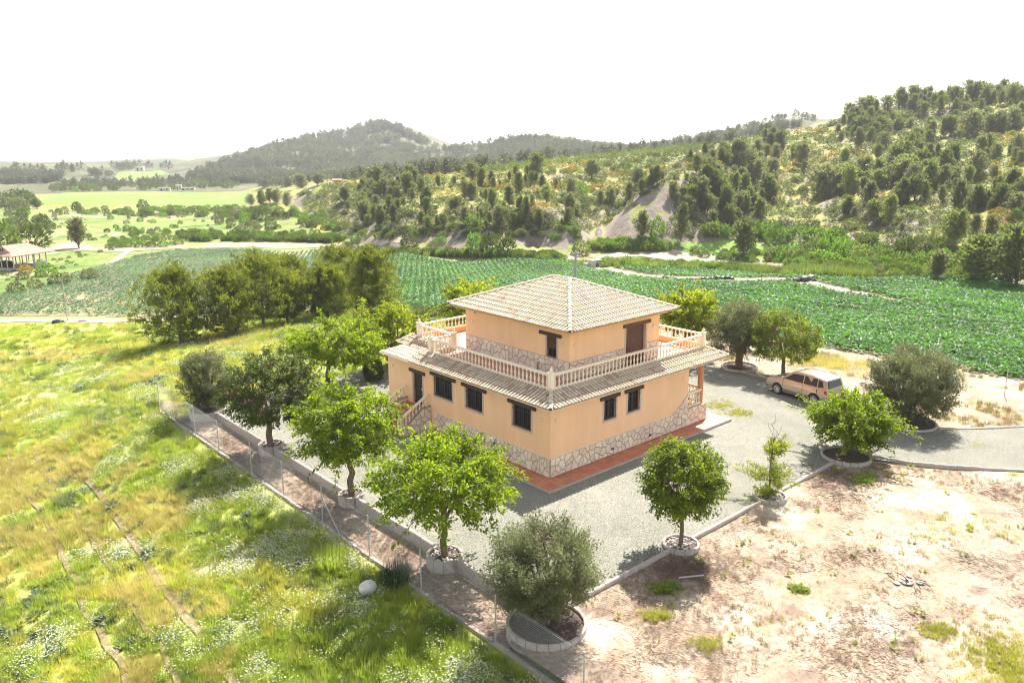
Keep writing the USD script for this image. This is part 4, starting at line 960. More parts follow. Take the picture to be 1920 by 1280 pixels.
# ---------------------------------------------------------------- kerbs, tree rings
def kerb(name, label, pts, group=None, w=.11, h=.14, z0=-.6, top=-.02):
    t = thing(name, label, 'kerb', (0, 0, 0), 0, group)
    rng = np.random.RandomState(len(pts) * 7 + int(abs(pts[0][0] * 10)))
    line = LineString(pts)
    n = max(1, int(round(line.length / 1.0)))
    for i in range(n):
        a, b = (np.array(line.interpolate((i + k) / n, normalized=True).coords[0][:2]) for k in (0, 1))
        d = (b - a) / np.linalg.norm(b - a); s = np.array([-d[1], d[0]])
        dz = rng.normal(0, .008)
        v = [tuple(np.r_[p + s * q, z]) for p in (a + d * .006, b - d * .006) for q, z in ((-w / 2, z0), (w / 2, z0), (-w / 2, top - .03 + dz), (w / 2, top - .03 + dz), (-w / 2 + .03, top + dz), (w / 2 - .03, top + dz))]
        obj('kerb_stone', m3.Manifold.hull_points([tuple(map(float, x)) for x in v]), KERBM, t)
    return t
PEBBLE = plain('white_pebble', (.62, .58, .52), .8, .15, 9)
SOILD = plain('dark_soil', (.10, .07, .055), .95, .4, 9, .6, 30)
def tree_ring(label, c, r, h=.24, pebbles=40, z0=-.5, zt=.01, stones=True):
    t = thing('tree_ring', label, 'tree surround', (c[0], c[1], 0))
    n = max(10, int(2 * math.pi * r / .36))
    for i in range(n):
        a0, a1 = 2 * math.pi * (i + .03) / n, 2 * math.pi * (i + .97) / n
        v = [(math.cos(a) * q, math.sin(a) * q, z) for a in (a0, (a0 + a1) / 2, a1) for q, z in ((r - .05, z0), (r + .05, z0), (r - .05, zt - .02), (r + .05, zt - .02), (r - .025, zt), (r + .025, zt))]
        obj('kerb_stone', m3.Manifold.hull_points(v), KERBM, t)
    obj('soil', MB().lathe([(0.0, zt - .07), (r * .6, zt - .08), (r - .045, zt - .1)], n=20).mesh(), SOILD, t, smooth=True)
    rng = np.random.RandomState(int(r * 100))
    mb = MB()
    for k in range(pebbles):
        q, a = r * .9 * math.sqrt(rng.uniform()), rng.uniform(0, 6.28)
        s = trimesh.creation.icosphere(0, rng.uniform(.025, .05)); s.vertices *= [1, rng.uniform(.7, 1.3), .6]
        mb.tm(s, trimesh.transformations.translation_matrix([q * math.cos(a), q * math.sin(a), zt - .07]))
    if pebbles:
        obj('pebbles', mb.mesh(), PEBBLE, t, kind='stuff')
tree_ring('small stone ring round the dark round tree by the fence', (-7.65, 12.95), .62)
tree_ring('small stone ring round the trunk of the tree facing the side stairs', (-7.7, 4.85), .55, pebbles=20)
tree_ring('stone ring with pale pebbles under the spreading tree with ragged branches', (-7.88, -2.3), .66, pebbles=80)
tree_ring('wide curved stone ring round the olive tree nearest the camera', (-8.1, -8.1), 1.28, pebbles=0, zt=0.0)
tree_ring('stone ring under the small round-headed tree on the lot edge', (-.48, -7.82), .68, pebbles=70)
tree_ring('stone ring with pale gravel round the sapling', (6.0, -7.82), .7, pebbles=160)
tree_ring('stone ring half hidden beneath the low wide tree by the car', (13.05, -7.85), 1.15, pebbles=0)
tree_ring('low stone ring under the very wide olive tree by the driveway', (20.4, -7.75), 1.5, pebbles=0, zt=-.02)
tree_ring('stone ring round the old olive trunk behind the porch column', (23.2, 4.85), 1.2, pebbles=0)
tree_ring('stone ring round the olive tree at the far fence corner', (-7.9, 20.7), 1.0, pebbles=0)
for lb, a, b in (('raised kerb from the far olive tree to the dark round tree', 19.7, 13.6), ('raised kerb between the dark round tree and the tree facing the stairs', 12.3, 5.45), ('raised kerb between the two bright green trees along the fence', 4.25, -1.6), ('raised kerb from the ragged bright tree to the front olive tree', -3.0, -6.85)):
    kerb('kerb', lb, [(-7.76, a), (-7.76, b)], w=.16, top=.0)
for lb, a, b in (('straight kerb between the front olive tree and the small round tree', -6.8, -1.2), ('straight kerb between the small round tree and the sapling', .25, 5.25), ('straight kerb between the sapling and the low wide tree', 6.75, 11.85)):
    kerb('kerb', lb, [(a, -7.8), (b, -7.8)], w=.14, top=-.03)
kerb('kerb', 'kerb along the near side of the driveway, running right from the low wide tree', [(14.1, -8.5)] + DRIVE_LO[1:], w=.13, top=-.04)
kerb('kerb', 'kerb along the far side of the driveway, running right from the wide olive tree', DRIVE_UP[1:], w=.13, top=-.06)
kerb('kerb', 'kerb between the old olive tree and the brown car', [(22.3, 4.1), (22.3, 1.7), (21.6, -2.5), (21.05, -6.3)], w=.12, top=-.06)

# ---------------------------------------------------------------- wire fences
STEEL = plain('galvanised_steel', (.42, .43, .43), .5, .12, 8, metallic=.3)
WIRE = plain('fence_wire', (.45, .46, .46), .45, .05, 8, metallic=.5)
def curves(name, lines, width, mat, parent):
    path = numbered(parent, name)
    c = UsdGeom.BasisCurves.Define(stage, path)
    c.CreateTypeAttr('linear')
    c.CreateCurveVertexCountsAttr(Vt.IntArray([len(l) for l in lines]))
    c.CreatePointsAttr(Vt.Vec3fArray.FromNumpy(np.vstack([np.array(l) for l in lines]).astype(np.float32)))
    c.CreateWidthsAttr(Vt.FloatArray([width])); c.SetWidthsInterpolation('constant')
    UsdShade.MaterialBindingAPI.Apply(c.GetPrim()).Bind(mat)
    return path
def fence(label, posts, zb, H, mesh_gap, braces=(), curb=True, tall=()):
    t = thing('wire_fence', label, 'fence')
    for i, (x, y) in enumerate(posts):
        obj('post', MB().rod((x, y, zb - .3), (x + .015 * ((i * 7) % 3 - 1), y, zb + H + (.12 if i in tall else 0)), .027, .025, 8).mesh(), STEEL, t, smooth=60)
    for i, d in braces:
        x, y = posts[i]
        obj('brace', MB().rod((x, y, zb + H * .75), (x + .02, y + d, zb), .02, .02, 6).mesh(), STEEL, t)
    wires, strands = [], []
    for (x0, y0), (x1, y1) in zip(posts[:-1], posts[1:]):
        a, b = np.array([x0, y0, zb]), np.array([x1, y1, zb])
        L = np.linalg.norm(b - a); d = (b - a) / L
        for z in (.06, H * .5, H - .06):
            strands.append([a + [0, 0, z], (a + b) / 2 + [0, 0, z - .02], b + [0, 0, z]])
        if mesh_gap:
            for s in np.arange(-H, L, mesh_gap):
                for sg in (1, -1):
                    s0, s1 = (s, s + H) if sg > 0 else (s + H, s)
                    q0, q1 = (0 - s0) / (s1 - s0), (L - s0) / (s1 - s0)
                    lo, hi = max(0, min(q0, q1)), min(1, max(q0, q1))
                    if hi > lo:
                        wires.append([a + d * (s0 + (s1 - s0) * q) + np.array([0, 0, H * q + .02]) for q in (lo, hi)])
    curves('strand', strands, .006, WIRE, t)
    if wires:
        curves('wire_mesh', wires, .0032, WIRE, t)
    if curb:
        mb = MB()
        rng = np.random.RandomState(2)
        for (x0, y0), (x1, y1) in zip(posts[:-1], posts[1:]):
            n = 6
            for k in range(n):
                ya, yb = y0 + (y1 - y0) * k / n, y0 + (y1 - y0) * (k + 1) / n - .01 * np.sign(y1 - y0)
                xa = x0 + (x1 - x0) * (k + .5) / n
                mb.box((xa - .07, ya, zb - .4), (xa + .07, yb, zb + .05 + rng.normal(0, .012)))
        obj('base_curb', mb.mesh(), KERBM, t)
    return t
FP = [(-9.62, y) for y in (-15.0, -11.2, -7.3, -3.2, .3, 4.0, 7.6, 11.0, 15.0, 18.2, 23.9)]
fence('long wire-mesh fence on a low curb beside the flowering meadow', FP, -.55, 1.75, .075, braces=((5, -1.4),), tall=(10,))
fence('thin wire fence with slim posts between the driveway olive and the dirt road', [(32.3, -16.0), (30.2, -9.6), (29.6, -6.6), (28.6, -2.0), (28.0, 3.0), (27.9, 9.0)], -.3, 1.7, 0, curb=False)

# ---------------------------------------------------------------- the car
CARP = usdkit.material(stage, '/World/Looks/bronze_paint', {'p': ('principled_bsdf', {'base_color': (.37, .31, .25), 'metallic': .7, 'roughness': .3, 'coat_weight': .7, 'coat_roughness': .06})}, surface='p.BSDF')
CARG = usdkit.material(stage, '/World/Looks/car_glass', {'p': ('principled_bsdf', {'base_color': (.02, .022, .025), 'roughness': .05, 'specular_ior_level': .7})}, surface='p.BSDF')
PLAST = plain('grey_plastic', (.11, .105, .10), .6, .1, 8)
RUB = plain('tyre_rubber', (.02, .02, .02), .8, .2, 9)
RIM = plain('alloy_rim', (.55, .55, .54), .3, .05, 9, metallic=.7)
REDL = plain('tail_lamp_red', (.35, .02, .015), .2, .05, 9)
WHL = plain('lamp_white', (.7, .7, .7), .15, .05, 9)
SEATC = plain('car_inside', (.05, .045, .04), .8, .2, 9)
def car():
    t = thing('parked_car', 'bronze-brown estate SUV parked on the gravel behind the low wide tree', 'car', (20.46, -1.46, G0), math.radians(-7))
    # x across, y forward; length 4.43
    prof = [(-2.2, .42), (-2.2, .62), (-2.17, .98), (-2.08, 1.08), (-1.2, 1.09), (.95, 1.06), (1.5, 1.03), (1.98, .93), (2.16, .76), (2.21, .40), (2.1, .26), (-2.1, .28)]
    body = m3.CrossSection([[(y, z) for y, z in prof][::-1]]).extrude(1.80) if False else None
    poly = Polygon(prof)
    for cy in (-1.32, 1.30):
        poly = poly.difference(Point(cy, .35).buffer(.40, 24))
    e = trimesh.creation.extrude_polygon(poly.buffer(-.03).buffer(.03), 1.0)
    v = e.vertices.copy()
    v = v[:, [2, 0, 1]] - [.5, 0, 0]          # x from extrusion, y along, z up
    bm = trimesh.Trimesh(v, e.faces).subdivide().subdivide()
    v = bm.vertices
    k = (1 - .10 * smoothstep(1.3, 2.25, np.abs(v[:, 1])) - .05 * smoothstep(.8, 1.1, v[:, 2]) - .05 * smoothstep(.5, .25, v[:, 2]))
    v[:, 0] *= 1.80 * k
    obj('body', (v, bm.faces), CARP, t, smooth=35)
    hull = m3.Manifold.hull_points
    cab = hull([(s * x, y, z) for s in (-1, 1) for x, y, z in ((.84, -2.14, 1.05), (.86, -1.0, 1.06), (.84, 1.18, 1.02), (.70, -1.95, 1.60), (.70, -1.0, 1.69), (.69, .0, 1.70), (.66, .30, 1.65))])
    obj('cabin', cab, CARP, t, smooth=30)
    def pane(name, pts, mat=CARG, push=.012):
        p = np.array(pts, float); n = np.cross(p[1] - p[0], p[2] - p[0]); n /= np.linalg.norm(n)
        if n @ (p.mean(0) - [0, -.6, 1.2]) < 0:
            n = -n
        m = hull([tuple(q) for q in np.vstack([p + n * push, p - n * .02])])
        obj(name, m, mat, t)
    for s in (-1, 1):
        X = lambda z: s * (.855 - (z - 1.04) * .262)
        pane('side_window', [(X(1.12), -.45, 1.12), (X(1.12), .84, 1.12), (X(1.54), .30, 1.54), (X(1.59), -.45, 1.59)])
        pane('side_window', [(X(1.13), -1.42, 1.13), (X(1.12), -.53, 1.12), (X(1.59), -.53, 1.59), (X(1.58), -1.40, 1.58)])
        pane('side_window', [(X(1.18), -1.86, 1.18), (X(1.13), -1.50, 1.13), (X(1.56), -1.48, 1.56), (X(1.52), -1.72, 1.52)])
        obj('roof_rail', MB().rod((s * .63, -1.6, 1.70), (s * .62, .0, 1.745), .02, .02, 6).mesh(), RIM, t)
        obj('mirror', hull([(s * x, y, z) for x in (.9, 1.06) for y in (.80, .93) for z in (1.10, 1.25)]), CARP, t)
        for y in (-.5, -1.28):
            obj('door_handle', MB().box((s * .875, y, .93), (s * .905, y + .2, .965)).mesh(), RIM, t)
        for y in (.92, -.49, -1.46):
            obj('door_seam', hull([(s * x, y + dy, z) for x, z in ((.872, 1.04), (.908, .80), (.905, .45), (.86, .45), (.86, 1.0)) for dy in (-.008, .008)]), RUB, t)
        obj('sill', hull([(s * x, y, z) for x in (.8, .91) for y in (-.9, .88) for z in (.27, .42)]), PLAST, t)
        obj('tail_lamp', hull([(s * x, y, z) for x, y in ((.5, -2.215), (.83, -2.12), (.86, -1.95), (.5, -2.1)) for z in (.82, 1.0)]), REDL, t)
        obj('headlight', hull([(s * x, y, z) for x, y in ((.45, 2.16), (.80, 2.0), (.82, 1.75), (.45, 2.0)) for z in (.70, .84)]), WHL, t)
    pane('rear_window', [(-.64, -2.09, 1.14), (.64, -2.09, 1.14), (.56, -1.965, 1.53), (-.56, -1.965, 1.53)], push=.05)
    pane('windscreen', [(-.74, 1.06, 1.10), (.74, 1.06, 1.10), (.62, .37, 1.60), (-.62, .37, 1.60)], push=.03)
    obj('number_plate', MB().box((-.26, -2.225, .66), (.26, -2.2, .77)).mesh(), WHL, t)
    obj('rear_bumper', hull([(x, y, z) for x in (-.82, .82) for y in (-2.26, -2.1) for z in (.34, .58)]), PLAST, t)
    obj('front_bumper', hull([(x, y, z) for x in (-.8, .8) for y in (2.1, 2.25) for z in (.28, .52)]), PLAST, t)
    for y in (-1.32, 1.30):
        for s in (-1, 1):
            R_ = np.array([[0, 0, s, 0], [0, 1, 0, 0], [-s, 0, 0, 0], [0, 0, 0, 1.0]]); R_[:3, 3] = (s * .70, y, .34)
            wb = MB().lathe([(.20, 0), (.34, .0), (.345, .03), (.345, .19), (.33, .215), (.24, .22), (.22, .2)], n=24).mesh()
            w_ = obj('wheel', (trimesh.transform_points(wb[0], R_), wb[1]), RUB, t, smooth=40)
            rb = MB().lathe([(0.001, .19), (.05, .20), (.06, .185)], n=10)
            for k in range(10):
                a = k * .6283
                rb.rod((.05 * math.cos(a), .05 * math.sin(a), .185), (.225 * math.cos(a), .225 * math.sin(a), .2), .022, .026, 4)
            rb.lathe([(.205, .17), (.205, .205), (.238, .21), (.238, .19)], n=24)
            rm = rb.mesh()
            obj('rim', (trimesh.transform_points(rm[0], R_), rm[1]), RIM, w_)
    return t
car()

# ---------------------------------------------------------------- buildings across the land
WHITE = plain('white_wall', (.50, .46, .41), .85, .08, 1.5)
PINKR = plain('pink_tiles', (.34, .215, .17), .8, .12, 1.5, .3, 4)
PINKW = plain('pink_gable', (.42, .23, .19), .85, .1, 1.5)
DARKW = plain('dark_opening', (.02, .018, .016), .9, .1, 3)
CONC = plain('bare_concrete', (.40, .37, .34), .9, .12, 2)
def pavilion():
    z = -6.75
    gl = at_z(27, 507, z); gr_ = at_z(90, 497, z)
    d = unit((gr_ - gl)[:2]); n = np.array([-d[1], d[0]])
    Lx = np.linalg.norm((gr_ - gl)[:2]); W = Lx * .72
    t = thing('pavilion', 'open-sided pink-roofed shelter on white columns in the far left meadow', 'building', (gl[0], gl[1], z - .1), math.atan2(d[1], d[0]))
    zs = 1.1
    obj('floor_slab', MB().box((-.3, -.3, 0), (Lx + .3, W + .3, .38)).mesh(), CONC, t)
    eh, rh = 2.55, 4.3
    for i, x in enumerate(np.linspace(.1, Lx - .1, 6)):
        for y in (.1, W - .1):
            obj('column', MB().rod((x, y, .38), (x, y, eh), .10, .10, 6).mesh(), WHITE, t)
    for y in (W * .36, W * .66):
        for x in (.1, Lx - .1):
            obj('column', MB().rod((x, y, .38), (x, y, eh), .10, .10, 6).mesh(), WHITE, t)
    o = 1.1
    hull = m3.Manifold.hull_points
    skirt = hull([(x, y, eh) for x in (-o, Lx + o) for y in (-o, W + o)] + [(x, y, eh + .12) for x in (-o, Lx + o) for y in (-o, W + o)] + [(x, y, eh + .85) for x in (.5, Lx - .4) for y in (.9, W - .9)])
    rf = obj('roof', skirt, PINKR, t)
    obj('upper_roof', hull([(x, y, eh + .5) for x in (.0, Lx - .1) for y in (.2, W - .2)] + [(x, W / 2, rh) for x in (.0, Lx - 1.6)]), PINKR, t)
    gb = obj('gable', hull([(x, y, eh + .6) for x in (-.07, .0) for y in (.55, W - .55)] + [(x, W / 2, rh - .15) for x in (-.07, .0)]), PINKW, t)
    for y in (W / 2 - .42, W / 2 + .14):
        obj('gable_window', MB().box((-.1, y, eh + .78), (-.071, y + .28, eh + 1.3)).mesh(), DARKW, gb)
    obj('counter', MB().box((.6, W * .5, .38), (1.8, W - .3, 1.4)).mesh(), DARKW, t)
    obj('low_wall', MB().box((Lx * .62, -.0, .38), (Lx - .2, .12, .95)).mesh(), WHITE, t)
pavilion()
def hut(name, label, px, py, wpx, hpx, mat, cat='building', rot=.3, flat=True, openings=1, depth=.8, sink=.2):
    g = on_ground(px, py)
    dep = (g - CAM) @ FW
    w, h = wpx * dep / FPX, hpx * dep / FPX
    t = thing(name, label, cat, (g[0], g[1], g[2] - sink), -YAW + rot)
    obj('wall', MB().box((-w / 2, 0, 0), (w / 2, w * depth, h + sink)).mesh(), mat, t)
    if flat:
        obj('roof', MB().box((-w / 2 - .1, -.1, h + sink), (w / 2 + .1, w * depth + .1, h + sink + .12)).mesh(), mat, t)
    else:
        obj('roof', m3.Manifold.hull_points([(x, y, h + sink) for x in (-w / 2 - .2, w / 2 + .2) for y in (-.25, w * depth + .25)] + [(x, w * depth / 2, h * 1.35 + sink) for x in (-w / 2 - .2, w / 2 + .2)]), PINKR, t)
    for k in range(openings):
        x = -w / 2 + w * (k + .5) / openings
        obj('door' if k == 0 else 'window', MB().box((x - w * .07, -.04, sink + (0 if k == 0 else h * .35)), (x + w * .07, -.005, sink + h * .7)).mesh(), DARKW, t)
    return t, w, h
hut('pump_house', 'small flat-roofed white pump house at the corner of the crop field', 1119, 502, 20, 13, WHITE, rot=.5)
t_ = hut('water_tank', 'low white tank beside the small white pump house', 1105, 503, 13, 8, WHITE, cat='tank', rot=.5, openings=0)
hut('hut', 'tiny pink ruined hut on top of the bare yellow knoll', 632, 345, 16, 7, PINKW, rot=.1, flat=False)
hut('farmhouse', 'white farmhouse behind the bright green far field', 335, 356, 10, 8, WHITE, rot=.2, openings=2)
hut('farmhouse', 'long low white farm shed beside the far farmhouse', 352, 357, 24, 5, WHITE, rot=.1, openings=3, depth=.3)
hut('farmhouse', 'white low shed left of the far farmhouse, at the field edge', 308, 358, 20, 6, WHITE, rot=.2, openings=2, depth=.4)
hut('farmhouse', 'pale far-off house among trees on the misty plain', 262, 321, 14, 8, WHITE, rot=.2, openings=2)

# poles and lines
def pole(label, base, H, r0, r1, cap=True, mat=CONC):
    t = thing('utility_pole', label, 'utility pole', tuple(base))
    obj('shaft', MB().rod((0, 0, -.3), (0, 0, H), r0, r1, 8).mesh(), mat, t, smooth=60)
    if cap:
        obj('crossarm', MB().box((-.75, -.06, H - .35), (.75, .06, H - .22)).mesh(), STEEL, t)
        for x in (-.65, 0, .65):
            obj('insulator', MB().lathe([(.03, 0), (.07, .04), (.05, .12), (.075, .16), (0.001, .22)], (x, 0, H - .22), 6).mesh(), DARKW, t)
    return np.array(base) + [0, 0, H]
g = on_ground(1078, 556)
H1 = (556 - 470) * ((g - CAM) @ FW) / FPX
top1 = pole('grey concrete utility pole standing behind the ridge of the upper roof', g, H1, .19, .13)
g2 = at_z(127, 603, -5.2)
pole('slender pale pole on the edge of the white road at the left', (g2[0], g2[1], -5.25), 5.0, .06, .045, cap=False)
CABLE = plain('black_cable', (.015, .015, .016), .6, .05)
def cable(label, a, b, sag):
    a, b = np.array(a, float), np.array(b, float)
    t = thing('power_cable', label, 'cable')
    pts = [a + (b - a) * q - np.array([0, 0, sag * 4 * q * (1 - q)]) for q in np.linspace(0, 1, 25)]
    mb = MB()
    for p, q in zip(pts[:-1], pts[1:]):
        mb.rod(p, q, .022, .022, 4)
    obj('wire', mb.mesh(), CABLE, t)
bL = at_r(640, 541, 88)
cable('sagging black cable from the concrete pole leftwards over the crop field', top1 - [0, 0, .3], bL, .5)
cable('sagging black cable from the concrete pole rightwards over the crop field', top1 - [0, 0, .3], at_r(1990, 612, 60), 1.2)

# ---------------------------------------------------------------- loose things
def lump(seed, r, sq=(1, 1, .7), sub=2, amp=.25):
    s = trimesh.creation.icosphere(sub, 1.0)
    n = meshkit.fbm(s.vertices * 1.3 + seed * 7.1, 3, seed)
    s.vertices *= (1 + (n[:, None] - .5) * 2 * amp) * np.array(sq) * r
    return s
ROCKW = plain('pale_boulder', (.62, .60, .54), .6, .1, 4, .3, 20)
BLACKP = plain('black_plastic', (.02, .02, .022), .5, .2, 4, .4, 6)
g = on_ground(690, 1110)
tag(obj('boulder', (lump(3, .3, (1.15, .95, .85), 3, .07).vertices + [g[0], g[1], g[2] + .2], lump(3, .3, (1, 1, 1), 3).faces), ROCKW, smooth=True), 'smooth pale boulder in the tall grass below the fence', 'boulder')
for i, (px, py, r) in enumerate([(1318, 526, .45), (1326, 525, .4), (1336, 525, .4), (1346, 525, .55), (1354, 525, .5), (1364, 525, .55), (1372, 525, .4), (1477, 529, .5), (1492, 530, .6), (1508, 529, .75), (1520, 526, .75)]):
    g = on_ground(px, py)
    m = lump(20 + i, r, (1.2, .9, .75))
    first = i < 7
    tag(obj('plastic_bundle', (m.vertices + [g[0], g[1], g[2] + r * .45], m.faces), BLACKP, smooth=40), 'black plastic bundle in the left row on the track between the fields' if first else 'black plastic bundle in the right heap on the track between the fields', 'bundle', 'left row of black bundles' if first else 'right heap of black bundles')
g = on_ground(1303, 530)
tag(obj('crate', MB().box((g[0] - .7, g[1] - .5, g[2]), (g[0] + .7, g[1] + .5, g[2] + .75)).box((g[0] - .75, g[1] - .55, g[2] + .6), (g[0] + .75, g[1] + .55, g[2] + .7)).mesh(), plain('faded_red', (.42, .17, .17), .7)), 'faded red crate on the track left of the black bundles', 'crate')
for i, (px, py, lb) in enumerate([(108, 605, 'black lump at the left end of the white road edge'), (155, 603, 'dark lump beside the slender pole on the white road'), (257, 603, 'small dark lump on the white road before the pines')]):
    g = on_ground(px, py); m = lump(50 + i, .5 if i == 0 else .32, (1.4, .8, .6))
    tag(obj('rock', (m.vertices + g + [0, 0, .12], m.faces), BLACKP if i == 0 else KERBM, smooth=40), lb, 'rock')
# burnt patch on the bare lot, with charred sticks
ASH = plain('white_ash', (.34, .30, .265), .95, .35, 16)
CHAR = plain('charred_wood', (.03, .028, .026), .9, .2, 8)
ZL = -.2
g = at_z(1700, 1092, ZL)
t = thing('burnt_patch', 'patch of pale ash and charred sticks on the bare lot at right', 'ash patch', (g[0], g[1], ZL))
rng = np.random.RandomState(8)
for k, (dx, dy, r) in enumerate(((0, 0, .26), (.3, -.35, .13), (-.35, .2, .12), (.45, .1, .1))):
    a = np.linspace(0, 6.283, 22, endpoint=False); rr = r * (1 + .35 * (meshkit.noise(np.stack([np.cos(a) * 2 + k * 5, np.sin(a) * 2, a * 0], -1), 4) - .5))
    v = np.vstack([[dx, dy, .105], np.stack([dx + rr * np.cos(a), dy + rr * np.sin(a), np.full(22, .055)], 1)])
    obj('ash', (v, np.array([[0, 1 + i, 1 + (i + 1) % 22] for i in range(22)])), ASH, t, smooth=True)
for k in range(13):
    p = rng.normal(0, .3, 2); a = rng.uniform(0, 3.14); L = rng.uniform(.1, .4)
    obj('stick', MB().rod((p[0], p[1], .11), (p[0] + L * math.cos(a), p[1] + L * math.sin(a), .12 + rng.uniform(0, .06)), .018, .012, 5).mesh(), CHAR, t)
for lb, (px, py), r in (('pale spilt ash below the front olive tree\'s stone ring', (1000, 1200), .45),):
    g = at_z(px, py, -.45)
    mb = MB()
    for k in range(60):
        q, a = r * math.sqrt(rng.uniform()) * 1.3, rng.uniform(0, 6.28)
        m = lump(k, rng.uniform(.05, .12), (1, 1, .5), 1)
        mb.add(m.vertices + [g[0] + q * math.cos(a), g[1] + q * math.sin(a), -.42], m.faces)
    tag(obj('ash_heap', mb.mesh(), ASH), lb, 'ash heap')
g = at_z(1296, 1086, ZL)
tag(obj('pole_offcut', MB().rod((g[0] - .4, g[1] + .25, ZL + .13), (g[0] + .4, g[1] - .25, ZL + .13), .03, .03, 6).mesh(), CONC), 'grey stick lying on the soil beneath the small round tree', 'stick')

# ---------------------------------------------------------------- instanced growth
def instancer(name, protos, P, rot, scale, which, kind='stuff', label=None, cat=None, tilt=None):
    """protos: list of lists of (part, mesh, material)"""
    path = numbered('/World', name)
    pi = UsdGeom.PointInstancer.Define(stage, path)
    rel = pi.CreatePrototypesRel()
    for i, parts in enumerate(protos):
        pp = f'{path}/kind_{i}'
        UsdGeom.Xform.Define(stage, pp)
        for nm, mesh, mt in parts:
            usdkit.mesh(stage, f'{pp}/{nm}', mesh, mt)
        rel.AddTarget(pp)
    pi.CreatePositionsAttr(Vt.Vec3fArray.FromNumpy(np.asarray(P, np.float32)))
    pi.CreateProtoIndicesAttr(Vt.IntArray.FromNumpy(np.asarray(which, np.int32)))
    h = np.asarray(rot) / 2
    pi.CreateOrientationsAttr(Vt.QuathArray([Gf.Quath(float(math.cos(a)), 0.0, 0.0, float(math.sin(a))) for a in h]))
    s = np.asarray(scale, np.float32)
    if s.ndim == 1:
        s = np.repeat(s[:, None], 3, 1)
    pi.CreateScalesAttr(Vt.Vec3fArray.FromNumpy(s))
    tag(pi, label, cat, None, kind)
    return path
def in_poly_px(rng, poly, n, clump=0.0):
    """n points of the land seen within a polygon of the photograph"""
    pg = Polygon(poly); x0, y0, x1, y1 = pg.bounds
    out = []
    while len(out) < n:
        p = rng.uniform((x0, y0), (x1, y1))
        if pg.contains(Point(p)):
            q = on_ground(*p)
            if clump and meshkit.fbm(np.array([q[0] / 16, q[1] / 16, 3.3]), 3, 71) < .5 and rng.uniform() < clump:
                continue
            out.append(q)
    return np.array(out)
# crops in rows
rng = np.random.RandomState(77)
def crop_plant(seed, n, R, H, L, W):
    r = np.random.RandomState(seed)
    a = r.uniform(0, 6.283, n); q = R * np.sqrt(r.uniform(.02, 1, n))
    P = np.stack([np.cos(a) * q * .5, np.sin(a) * q * .5, H * (.25 + .6 * (1 - q / R)) * r.uniform(.6, 1.1, n)], 1)
    ax = np.stack([np.cos(a), np.sin(a), r.uniform(.0, .9, n)], 1)
    return leaf_quads(P, ax, np.tile([0, 0, 1.0], (n, 1)) + r.normal(0, .3, (n, 3)), L * r.uniform(.7, 1.2, n), W * r.uniform(.8, 1.1, n), .1)
protos = [[('leaves', crop_plant(60 + i, 22, .42, .48, .36, .2), L_CROP)] for i in range(4)] + [[('leaves', crop_plant(70 + i, 15, .36, .36, .34, .17), L_CROPB)] for i in range(3)]
rd = np.array([math.sin(math.radians(35.7)), math.cos(math.radians(35.7))]); rn = np.array([rd[1], -rd[0]])
crop_free = CROP.buffer(-.4).difference(TRACK.buffer(.2))
b = np.array(crop_free.bounds).reshape(2, 2)
cc = np.array([[x, y] for x in b[:, 0] for y in b[:, 1]])
s0, s1, t0, t1 = (cc @ rd).min(), (cc @ rd).max(), (cc @ rn).min(), (cc @ rn).max()
S, Tt = np.meshgrid(np.arange(s0, s1, .52), np.arange(t0, t1, .88))
S = S + rng.uniform(-.15, .15, S.shape); Tt = Tt + rng.normal(0, .06, Tt.shape)
XY = (S.ravel()[:, None] * rd + Tt.ravel()[:, None] * rn)
XY = XY[shapely.contains_xy(crop_free, XY[:, 0], XY[:, 1])]
az, rr_ = polar(XY[:, 0], XY[:, 1])
keep = np.abs(az) < .66
XY, az = XY[keep], az[keep]
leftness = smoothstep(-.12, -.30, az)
vig = meshkit.fbm(np.c_[XY, XY[:, :1] * 0] / 14, 4, 21)
keep = rng.uniform(size=len(XY)) > (leftness * smoothstep(.54, .68, vig) * .4 + .02 + leftness * .05)
XY, leftness, vig = XY[keep], leftness[keep], vig[keep]
Z = ground(XY[:, 0], XY[:, 1]) + .1
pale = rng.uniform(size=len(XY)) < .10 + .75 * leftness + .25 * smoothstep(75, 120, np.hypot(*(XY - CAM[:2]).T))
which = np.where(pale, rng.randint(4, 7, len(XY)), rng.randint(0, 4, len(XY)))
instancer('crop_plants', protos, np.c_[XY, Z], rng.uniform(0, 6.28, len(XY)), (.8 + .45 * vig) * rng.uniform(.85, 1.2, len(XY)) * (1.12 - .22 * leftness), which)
print('crop', len(XY))

